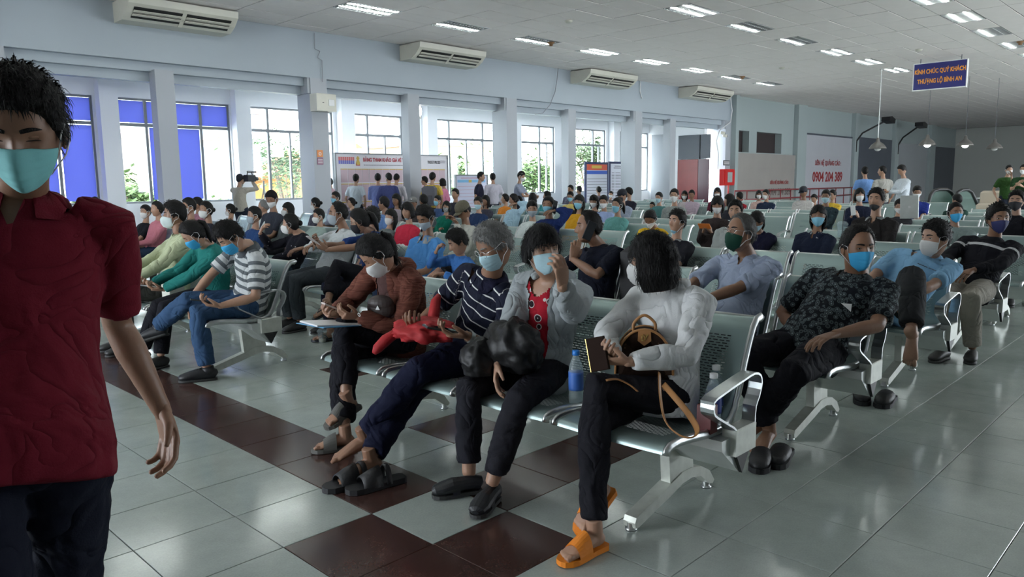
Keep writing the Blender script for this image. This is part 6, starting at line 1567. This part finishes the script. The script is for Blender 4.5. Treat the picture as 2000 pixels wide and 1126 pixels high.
std('man in grey uniform shirt looking left with hands on hips',1723,331,17.5,-75,('s',(.33,.32,.29)),body=-130)
std('man in white shirt and black trousers checking his phone before the glossy panel',1762,324,16.3,-40,('l',(.56,.60,.64)),{'L':(.32,.03,1.08),'R':(.30,-.06,1.08)},pitch=25)
std('guard in dark green uniform with white mask raising a hand to his chin',1971,330,18.5,30,('s',(.03,.075,.02)),{'L':(.16,-.02,1.40),'R':(.02,-.25,.85)},mask='w',body=40)
std('second guard in dark green uniform cut off by the right edge of the photo',1999,333,18,-10,('s',(.02,.05,.02)),{'L':(.2,0,1.15),'R':(.2,-.1,1.2)},mask='w',body=10)
# ---------------- things people hold, wear or left on the floor ----------------
def frame(f,u):
    f=nrm(f); u=nrm(np.array(u)-f*(np.array(u)@f)); return np.stack([f,np.cross(u,f),u],1)
def place(mb,R,c):
    mb.v=[tuple(R@np.array(v)+np.array(c)) for v in mb.v]; return mb
def thingR(name,c,label,cat,group=None):
    r=empty(name,tuple(c)); tag(r,label,cat,group); return r
def sub(r,name,mb,R,m,smooth=False,parent=None):
    mb.v=[tuple(R@np.array(v)) for v in mb.v]; return mb.build(name,m,parent or r,smooth)
M_scr=mat('phone_glass',(.01,.012,.015),.08); M_lit=mat('lit_phone_screen',(.1,.1,.1),.2,emit=(.6,.7,.8),estr=.6); M_gold=mat('gold_metal',(.75,.52,.18),.25,.9)
def phone(c,f,n_,label,case=(.02,.02,.02),lit=False,s=1.):
    """f long axis, n_ screen normal"""
    R=frame(f,n_); r=thingR('phone',c,label,'phone')
    sub(r,'phone_case',MB().bbox(-.078*s,.078*s,-.037*s,.037*s,-.006,.003,.002),R,mat('case_%03d'%int(case[0]*255+case[1]*99),case,.4))
    sub(r,'screen',MB().box(-.073*s,.073*s,-.033*s,.033*s,.003,.0042),R,M_lit if lit else M_scr); return r
J1,J2,J3,J4,J5=p1.J,p2.J,p3.J,p4.J,p5.J
hand=lambda p,sd,a=.085: p.J['W'+sd]+nrm(np.array(p.hands[sd][0]))*a*p.S
def smooth3(P,n=5):
    P=[np.array(q,float) for q in P]; out=[]
    for i in range(len(P)-1):
        a,b_,c_,d_=P[max(i-1,0)],P[i],P[i+1],P[min(i+2,len(P)-1)]
        for k in range(n): t=k/n; out.append(.5*((2*b_)+(c_-a)*t+(2*a-5*b_+4*c_-d_)*t*t+(-a+3*b_-3*c_+d_)*t**3))
    return out+[P[-1]]
# wallet in the white-bloused woman's hands
w=hand(p1,'L',.085)+V(-.03,.02,.03); r=thingR('wallet',w,'dark brown wallet-style phone case held by the woman in the white blouse','phone'); R=frame(V(.1,.3,.95),V(-.85,-.25,0))
sub(r,'cover',MB().bbox(-.062,.062,-.036,.036,-.007,.006,.003),R,mat('brown_leather',(.022,.012,.009),.8,spec=.1)); sub(r,'metal_edge',MB().box(-.062,.062,.036,.039,-.006,.005),R,M_gold)
# handbag
M_mono=voro('brown_monogram_canvas',[(0,(.09,.055,.03)),(.16,(.028,.016,.011))],38); M_tan=mat('tan_leather',(.36,.17,.06),.45,nscale=12,namp=.1)
c=onX(1258,695,.755); r=thingR('handbag',c,'dome-shaped brown monogram handbag with tan trim on the lap of the woman in white','bag'); R=frame(V(-.80,-.56,0),UP) # local x faces the camera side, y along the bag
out=[];n_=18
for i in range(n_+1):
    a=math.pi*i/n_; out.append((math.cos(a)*.112,-.065+math.sin(a)**.8*.180))
b=MB(); L=out[::-1]+[(-.10,-.085),(.10,-.085)]
b.prism(L,'x',-.036,.036); sub(r,'body',b,R,M_mono)
for x in (-.038,.038): sub(r,'piping',MB().tube([(x,y,z) for y,z in out],.0055,6),R,M_tan,True)
sub(r,'clasp_tab',MB().prism([(-.024,.113),(.024,.113),(.026,.07),(.0,.05),(-.026,.07)],'x',.037,.042),R,M_tan)
RM=lambda y,z:[list(R[0])+[0],list(R[1])+[0],list(R[2])+[0],[0,0,0,1]]
def letters(ch,y,z,size):
    Mx=np.eye(4); Mx[:3,0]=R[:,1]; Mx[:3,1]=R[:,2]; Mx[:3,2]=R[:,0]; Mx[:3,3]=R@np.array([.0435,y,z]); text('clasp_letter',ch,size,M_gold,r,Mx.tolist(),ext=.0015,bold=.0008,align='CENTER')
letters('L',-.006,.080,.030); letters('V',.004,.085,.030)
sub(r,'top_handle',MB().tube(smooth3([(0,-.042,.10),(0,-.04,.135),(0,0,.165),(0,.04,.135),(0,.042,.10)]),.006,8),R,M_tan,True)
S_=smooth3([onX(x,y,X)-c for x,y,X in ((1288,728,.62),(1290,775,.56),(1300,822,.50),(1325,848,.48),(1350,854,.50),(1362,840,.54),(1345,808,.60),(1318,775,.64),(1296,750,.68))])
MB().tube(S_,.003,8,ref=(0,1,0),ry=.012).build('shoulder_strap',M_tan,r,True)
S_=smooth3([onX(x,y,X)-c for x,y,X in ((1183,742,.50),(1205,740,.54),(1228,750,.57),(1246,764,.58))])
MB().tube(S_,.003,8,ref=(0,0,1),ry=.013).build('strap_end',M_tan,r,True)
# bottles
M_pet=bpy.data.materials.new('clear_plastic'); M_pet.use_nodes=True; n=M_pet.node_tree.nodes; l=M_pet.node_tree.links
tr=n.new('ShaderNodeBsdfTransparent'); tr.inputs[0].default_value=(.80,.86,.88,1); mx=n.new('ShaderNodeMixShader'); mx.inputs[0].default_value=.25; n['Principled BSDF'].inputs['Base Color'].default_value=(.6,.7,.72,1); n['Principled BSDF'].inputs['Roughness'].default_value=.08
l.new(tr.outputs[0],mx.inputs[1]); l.new(n['Principled BSDF'].outputs[0],mx.inputs[2]); l.new(mx.outputs[0],n['Material Output'].inputs[0])
def bottle(c,label,capc,labc,h=.22,rr=.032):
    r=thingR('water_bottle',c,label,'bottle')
    MB().lathe([(rr*.9,0),(rr,.01),(rr,.04),(rr*.94,.05),(rr,.06),(rr,h*.62),(rr*.8,h*.75),(rr*.42,h*.88),(rr*.42,h*.93)],n=18).build('body',M_pet,r,True)
    MB().lathe([(rr*.48,h*.91),(rr*.50,h*.92),(rr*.50,h*.995),(rr*.42,h)],n=18).build('cap',mat('cap_%d'%int(capc[0]*100),capc,.4),r,True)
    MB().lathe([(rr*1.01,h*.26),(rr*1.015,h*.30),(rr*1.015,h*.56),(rr*1.01,h*.60)],n=18).build('label_band',mat('band_%d'%int(labc[2]*100),labc,.4),r,True)
bottle(V(.72,-.50,.412),"water bottle with bright blue cap between the two women on the front bench",(.01,.18,.60),(.05,.15,.50),.23)
bottle(V(.88,-1.06,.395),"white capped water bottle by the front armrest, the nearer of two",(.7,.7,.7),(.02,.04,.25),.21)
bottle(V(.97,-1.02,.395),"white capped water bottle by the front armrest, the one nearer the backrest",(.7,.7,.7),(.02,.05,.26),.22)
r=thingR('drink_box',V(.80,-1.08,.395),'small dark red pack behind the front armrest','box'); MB().bbox(-.025,.025,-.03,.03,0,.11,.004).build('box_body',mat('dark_red_pack',(.10,.01,.01),.4),r)
# crumpled cloths
def bundle(name,c,r3,label,cat,m,seed,R=None,amp=.28,extra_=None):
    b=MB(); b.ell((0,0,0),r3,56,40,R)
    out=[]
    for v in b.v:
        q=Vector(v)*(9)+Vector((seed,seed*.7,0)); a=noise.noise(q)+.5*noise.noise(q*2.3)+.25*noise.noise(q*5); k=1+amp*(1-abs(a)*2.4)*.6
        out.append((v[0]*k,v[1]*k,max(v[2]*k,-r3[2]*.75)))
    b.v=out
    if extra_:
        for q in extra_: b.tube(q,[.02,.03,.026,.012],8)
    o=b.build(name,m,None,True,tuple(c)); tag(o,label,cat); return o
bundle('jacket_bundle',V(.62,-.22,.625),(.10,.14,.125),"crumpled black nylon jacket bundled on the grey zip jacket woman's lap",'jacket',mat('black_nylon',(.007,.007,.008),.5,spec=.35,bump=.4,bscale=18),3,None,.30)
bundle('jacket_flap',V(.52,-.12,.58),(.085,.075,.085),'loose corner of the black nylon jacket hanging towards the knee','jacket',mat('black_nylon',(.008,.008,.009),.35),8,None,.34)
bundle('cloth_bundle',V(.60,.36,.635),(.12,.17,.055),'bright red cloth bag crumpled on the lap of the man in the striped navy polo','bag',mat('red_cloth',(.36,.010,.014),.7,bump=.4,bscale=25),5,None,.45,[[(.05,-.0,.0),(.10,.05,.06),(.14,.08,.12),(.17,.09,.15)],[(-.05,.12,0),(-.12,.16,-.05),(-.16,.18,-.09),(-.18,.18,-.11)]])
# phones
phone(hand(p3,'L',.10)+V(-.01,.02,.028),V(-.9,.35,.25),V(.2,-.1,1),'black phone in the hands of the man in the striped navy polo')
phone(hand(p4,'L',.08)+V(-.01,.06,.035),V(-.85,.25,.45),V(.4,-.1,.9),'pale phone held over the clipboard by the woman in the rust hoodie',(.5,.42,.38))
phone(hand(p5,'L',.10)+V(-.01,.01,.028),V(-.9,.35,.2),V(.2,0,1),'black phone in the hand of the man in the grey striped polo',(.018,.02,.02))
phone(hand(p6,'L',.10)+V(0,.03,.025),V(-.9,.3,.2),V(.2,0,1),'white phone in the hands of the woman in teal',(.6,.6,.6))
phone(p7.J['WR']+V(-.10,-.03,.03),V(-.9,.2,.2),V(.2,0,1),'dark phone held low by the man in the olive shirt',(.03,.03,.035))
phone(hand(p14,'L',.09)+V(-.02,.03,.03),V(-.7,.2,.6),V(.6,-.1,.7),'pale phone in both hands of the girl in the navy shirt',(.55,.5,.48))
hp=p12.J['WL']+V(.03,-.02,.10); phone(p12.head+p12.R@V(.012,.097,-.02),p12.R@V(.35,0,-.9),p12.R@V(0,1,0),'black phone pressed to the ear of the man in the black T-shirt',(.011,.011,.013),False,.85)
# wristwatch as part of the striped-polo man
wv=nrm(J3['WL']-J3['EL']); b=MB().tube([J3['WL']-wv*.030-p3.org_(0) if False else J3['WL']-wv*.030,J3['WL']-wv*.008],.0275,20,cap=False); WATCH=(b,wv)
# clipboard and papers
c=V(.45,.93,.625); r=thingR('clipboard',c,"clipboard with white papers and blue folder on the rust hoodie woman's lap",'clipboard'); R=frame(V(-.97,-.1,.10),V(.05,0,1))
sub(r,'blue_folder',MB().box(-.13,.16,-.115,.115,-.006,-.002),R,mat('blue_folder',(.03,.22,.42),.4)); sub(r,'papers',MB().box(-.12,.15,-.10,.10,-.002,.006),frame(V(-.97,.08,.10),V(.05,0,1)),M_white)
# sling bag
c=V(.66,.80,.70); r=thingR('sling_bag',c,"dark brown sling bag with white badge against the rust hoodie",'bag'); R=frame(V(-.85,-.5,0),UP)
sub(r,'pouch',MB().ell((0,0,-.005),(.042,.080,.066),20,14),R,mat('dark_brown_leather',(.035,.024,.022),.5)); sub(r,'flap',MB().ell((.006,0,.02),(.040,.076,.046),20,12),R,mat('dark_brown_leather',(.035,.024,.022),.5)); sub(r,'badge',MB().prism([(-.012,-.008),(.012,-.008),(.0,.016)],'x',.046,.049),R,M_white)
# loose sandals and clogs on the floor
def loose(name,x,y,ang,label,kind,colr=(.012,.012,.014),group=None):
    a=math.radians(ang); d=V(math.cos(a),math.sin(a),0); r=thingR(name,V(x,y,0),label,'sandal' if kind=='slide' else 'shoe',group)
    fr_=(d,np.cross(UP,d),UP); an=V(-.0,0,.088)-d*.06
    b=MB(); sole(b,an,fr_,1.,-.087,-.062,1.06,0,-.075,.21); b.build('sole',mat('loose_sole_%d'%int(colr[0]*999),tuple(q*1.2 for q in colr),.6),r)
    b=MB()
    if kind=='slide': strap(b,an,fr_,1.,.05,.14,.012,-.022,.05,.006,0); strap(b,an,fr_,1.,.005,.03,.010,.010,.046,.006,0) if group else None
    else: ring_tube(b,[an+d*.03+UP*-.05,an+d*.06+UP*-.038,an+d*.12+UP*-.042,an+d*.17+UP*-.05,an+d*.205+UP*-.058],[(.045,.020),(.05,.038),(.052,.032),(.044,.024),(.018,.014)],[fr_[1]]*5,14)
    b.build('upper',mat('loose_upper_%d'%int(colr[0]*999),colr,.5,bump=.2),r,True)
a=onz(690,945);loose('sandal',a[0],a[1],176,"black strap sandal under the striped polo man's bare feet, the farther one",'slide',group='black strap sandals')
a=onz(737,950);loose('sandal',a[0],a[1],168,"black strap sandal before the striped polo man, the one nearer the camera",'slide',group='black strap sandals')
a=onz(1487,905);loose('clog',a[0],a[1],200,"black open slipper under the patterned shirt man's bare feet, the left one",'clog')
a=onz(1526,898);loose('clog',a[0],a[1],192,"black open slipper under the patterned shirt man's bare feet, the right one",'clog')
a=onz(1681,780);loose('clog',a[0],a[1],205,'empty black clog on the aisle tiles, the left one of a pair','clog')
a=onz(1731,787);loose('clog',a[0],a[1],185,'empty black clog on the aisle tiles, the right one of a pair','clog')
# plastic cup with straw on the floor
def cup(c,h,label,straw=True,liquid=True,sc=1.):
    r=thingR('plastic_cup',c,label,'cup')
    MB().lathe([(.030*sc,0),(.033*sc,h*.3),(.041*sc,h*.8),(.046*sc,h*.82),(.044*sc,h*.86),(.030*sc,h*1.0),(.010*sc,h*1.04)],n=20).build('cup_body',M_pet,r,True)
    if liquid: MB().lathe([(.029*sc,.004),(.032*sc,h*.28)],n=18).build('drink',mat('milky_drink',(.40,.33,.24),.3),r,True)
    if straw: MB().tube([(0,0,.01),(.012,0,h*1.05),(.016,-.006,h*1.75)],.0045,8).build('straw',M_black,r,True)
a=onz(630,668);cup(V(a[0],a[1],0),.12,"plastic cup with dome lid and black straw standing on the floor")
a=onz(648,672);cup(V(a[0]+.05,a[1],0),.10,'second clear plastic cup without straw on the floor',False,False)
# paper bag
c=V(.72,3.74,.42); r=thingR('paper_bag',c,'white paper carrier bag with cord handle between the teal woman and the olive shirt man','bag'); MB().bbox(-.06,.06,-.08,.08,0,.20,.002).build('bag_body',mat('white_paper',(.55,.56,.50),.7),r)
MB().tube([(0,-.04,.2),(0,-.02,.235),(0,.03,.235),(0,.05,.2)],.005,6).build('cord_handle',mat('white_paper',(.55,.56,.50),.7),r,True)
# takeaway cup and tablet further back
a=onX(1645,446,BX+PITCH*2+.20); cup(V(a[0],a[1],a[2]-.06),.11,'white takeaway cup with bent straw behind the man in the patterned shirt',True,False,.9)
a=onX(1776,404,BX+PITCH*4+.2); r=thingR('tablet',a,'silver tablet computer standing beside the person with the cropped hair','tablet'); R=frame(V(.2,.1,1),V(-.9,-.4,.1)); sub(r,'back_cover',MB().bbox(-.12,.12,-.085,.085,-.004,.004,.002),R,M_silver); sub(r,'emblem',MB().lathe([(.012,.004),(.012,.005)],n=12),R,M_white)
# crowd phones
for q in PEOPLE:
    if q.label.startswith('woman with white mask holding up an orange'): phone(lerp(q.J['WL'],q.J['WR'],.5)+V(-.06,0,.07),V(0,1,0),V(.8,0,.6),'orange-cased phone held sideways in the fourth row',(.6,.16,.02))
    if q.label.startswith('woman with white mask in navy jacket holding'): phone(lerp(q.J['WL'],q.J['WR'],.5)+V(-.08,0,.10),V(.2,.2,1),V(.9,0,.3),'white phone held upright by the woman in the navy jacket',(.65,.65,.65))
    if q.label.startswith('woman in navy sweater'): phone(q.head+q.left*.10-UP*.02,V(.3,0,.95),q.left,'dark phone at the ear of the woman in the navy sweater',(.02,.02,.03))
    if q.label.startswith('cameraman'):
        c=q.head+q.fwd*.14-q.left*.16+UP*.02; r=thingR('video_camera',c,'black shoulder video camera with top microphone aimed by the cameraman','camera'); R=frame(q.fwd,UP)
        sub(r,'body',MB().bbox(-.16,.14,-.06,.06,-.07,.08,.01),R,M_black); sub(r,'lens',MB().tube([(.13,0,0),(.26,0,0)],[.045,.055],12),R,M_black,True); sub(r,'microphone',MB().tube([(-.05,.02,.15),(.28,.02,.15)],.022,8),R,M_black,True); sub(r,'handle',MB().tube([(-.1,0,.08),(-.08,0,.15),(.08,0,.15),(.1,0,.08)],.012,6),R,M_black)
        t=thingR('tripod',V(c[0],c[1],0)+V(.25,-.15,0),'thin silver camera tripod standing beside the cameraman','tripod')
        for a_ in (0,2.1,4.2): MB().tube([(0,0,1.35),(.35*math.cos(a_),.35*math.sin(a_),0)],.014,6).build('leg',M_silver,t)
        MB().tube([(0,0,1.1),(0,0,1.5)],.02,8).build('column',M_silver,t)
    if q.label.startswith('young man in yellow T-shirt'):
        c=q.N-q.fwd*.20-UP*.24; r=thingR('rucksack',c,'grey rucksack on the back of the young man in yellow','bag'); R=frame(-q.fwd,UP); sub(r,'main_pocket',MB().bbox(-.09,.09,-.16,.16,-.24,.22,.05),R,mat('grey_rucksack',(.10,.10,.12),.7)); sub(r,'front_pocket',MB().bbox(.09,.13,-.12,.12,-.2,.0,.02),R,mat('grey_rucksack_dark',(.06,.06,.075),.7))
        for s_ in(-1,1): sub(r,'shoulder_strap',MB().tube([(-.06,.09*s_,-.1),(-.2,.11*s_,.0),(-.24,.10*s_,.16),(-.1,.08*s_,.22)],.016,6),R,mat('grey_rucksack_dark',(.06,.06,.075),.7),True)
c=V(2.52,.42,.86); r=thingR('backpack',c,'black backpack standing on the seat behind the woman in the grey zip jacket','bag'); MB().bbox(-.08,.08,-.11,.11,-.40,.06,.04).build('bag_body',mat('black_bag',(.012,.012,.014),.6),r); MB().tube([(0,-.04,.05),(0,-.03,.11),(0,.03,.11),(0,.04,.05)],.008,6).build('grab_handle',mat('black_bag',(.012,.012,.014),.6),r)
EXTRA=[]
def part_on(p,name,mb,m,smooth=True): EXTRA.append((p,name,mb,m,smooth))
part_on(p3,'wristwatch',WATCH[0],M_silver); 
q=p3.J['WL']-wv*.019+nrm(np.cross(wv,V(0,.3,1)))*.028
# hood of the rust jacket
hb=MB(); T_=p4.torso; 
hb.tube([p4.N+p4.shd*.085*p4.S-T_*.01-p4.fwd*-.02,p4.N+p4.shd*.07-p4.fwd*.06+T_*.015,p4.N-p4.fwd*.105+T_*.005,p4.N-p4.shd*.07-p4.fwd*.06+T_*.015,p4.N-p4.shd*.085-T_*.01-p4.fwd*-.02],[.022,.034,.042,.034,.022],14); part_on(p4,'hood',hb,rust)
hb=MB(); T_=p2.torso
hb.tube([p2.N+p2.shd*.08-T_*.0+p2.fwd*.05,p2.N+p2.shd*.075-p2.fwd*.03+T_*.02,p2.N-p2.fwd*.085+T_*.01,p2.N-p2.shd*.075-p2.fwd*.03+T_*.02,p2.N-p2.shd*.08-T_*.0+p2.fwd*.05],[.016,.024,.030,.024,.016],14); part_on(p2,'hood',hb,cloth((.33,.36,.37)))
# stand-up collar of the white blouse
hb=MB(); T_=p1.torso; n_=20
hb.tube([p1.N+T_*.018*1+(p1.fwd*math.cos(a)+p1.shd*math.sin(a))*.066 for a in np.linspace(0,2*math.pi,n_)],[.012]*n_,8,ry=[.022]*n_,ref=p1.fwd,cap=False); part_on(p1,'collar',hb,cloth((.56,.57,.57)))
# earphone of the light blue polo
eb=MB(); e_=p9.head+p9.R@V(.0,-.085,-.012)*1. ; eb.tube([e_,e_+p9.R@V(.006,-.008,-.03)],.005,8); part_on(p9,'earphone',eb,M_white)
# shirt pocket paper of the patterned shirt
c=p8.spine(.66)+p8.fwd*.135-p8.shd*-.085; f=nrm(p8.fwd+p8.shd*.25); R=frame(f,UP); pb=MB().prism([(-.025,.02),(.025,.02),(.022,-.02)],'x',.0,.003); pb.v=[tuple(R@np.array(v)+c+f*.02) for v in pb.v]; part_on(p8,'pocket_paper',pb,M_white,False)
# chest lettering on the brown top
c=p4.spine(.70)+nrm(np.cross(p4.shd,p4.torso))*1.0*0
fd=np.cross(p4.shd,p4.torso); fd=fd if fd@p4.fwd>0 else -fd; LET=(p4,c+fd*.145,fd)
run_jobs()
for p in PEOPLE: finish(p)
for p,nm,mb,m,sm in EXTRA:
    mb.v=[tuple(np.array(v)-p.org) for v in mb.v]; mb.build(nm,m,p.root,sm)
def chest_text(p,s,t,size,lat=0.,m=None,off=.004,col_=None):
    ax_=nrm(p.N-p.pel); fd=np.cross(p.shd,ax_); fd=nrm(fd if fd@p.fwd>0 else -fd)
    c=p.spine(t)+p.shd*lat; V_=p.jc.V
    q=V_-c; along=q@fd; rad=np.linalg.norm(q-np.outer(along,fd),axis=1); k=(rad<.03)&(along>0)
    h=along[k].max() if k.any() else .13
    x=-np.array(p.shd)*-1.; up_=ax_; x=np.cross(up_,fd)
    Mx=np.eye(4); Mx[:3,0]=x; Mx[:3,1]=up_; Mx[:3,2]=fd; Mx[:3,3]=c+fd*(h+off)-p.org
    o=text('chest_lettering',s,size,m or M_white,p.root,Mx.tolist(),ext=.0008,align='CENTER',bold=.0006)
chest_text(p4,'A C O',.66,.030)
chest_text(p9,'~~~~ ~~~',.70,.028,.07,M_blk)
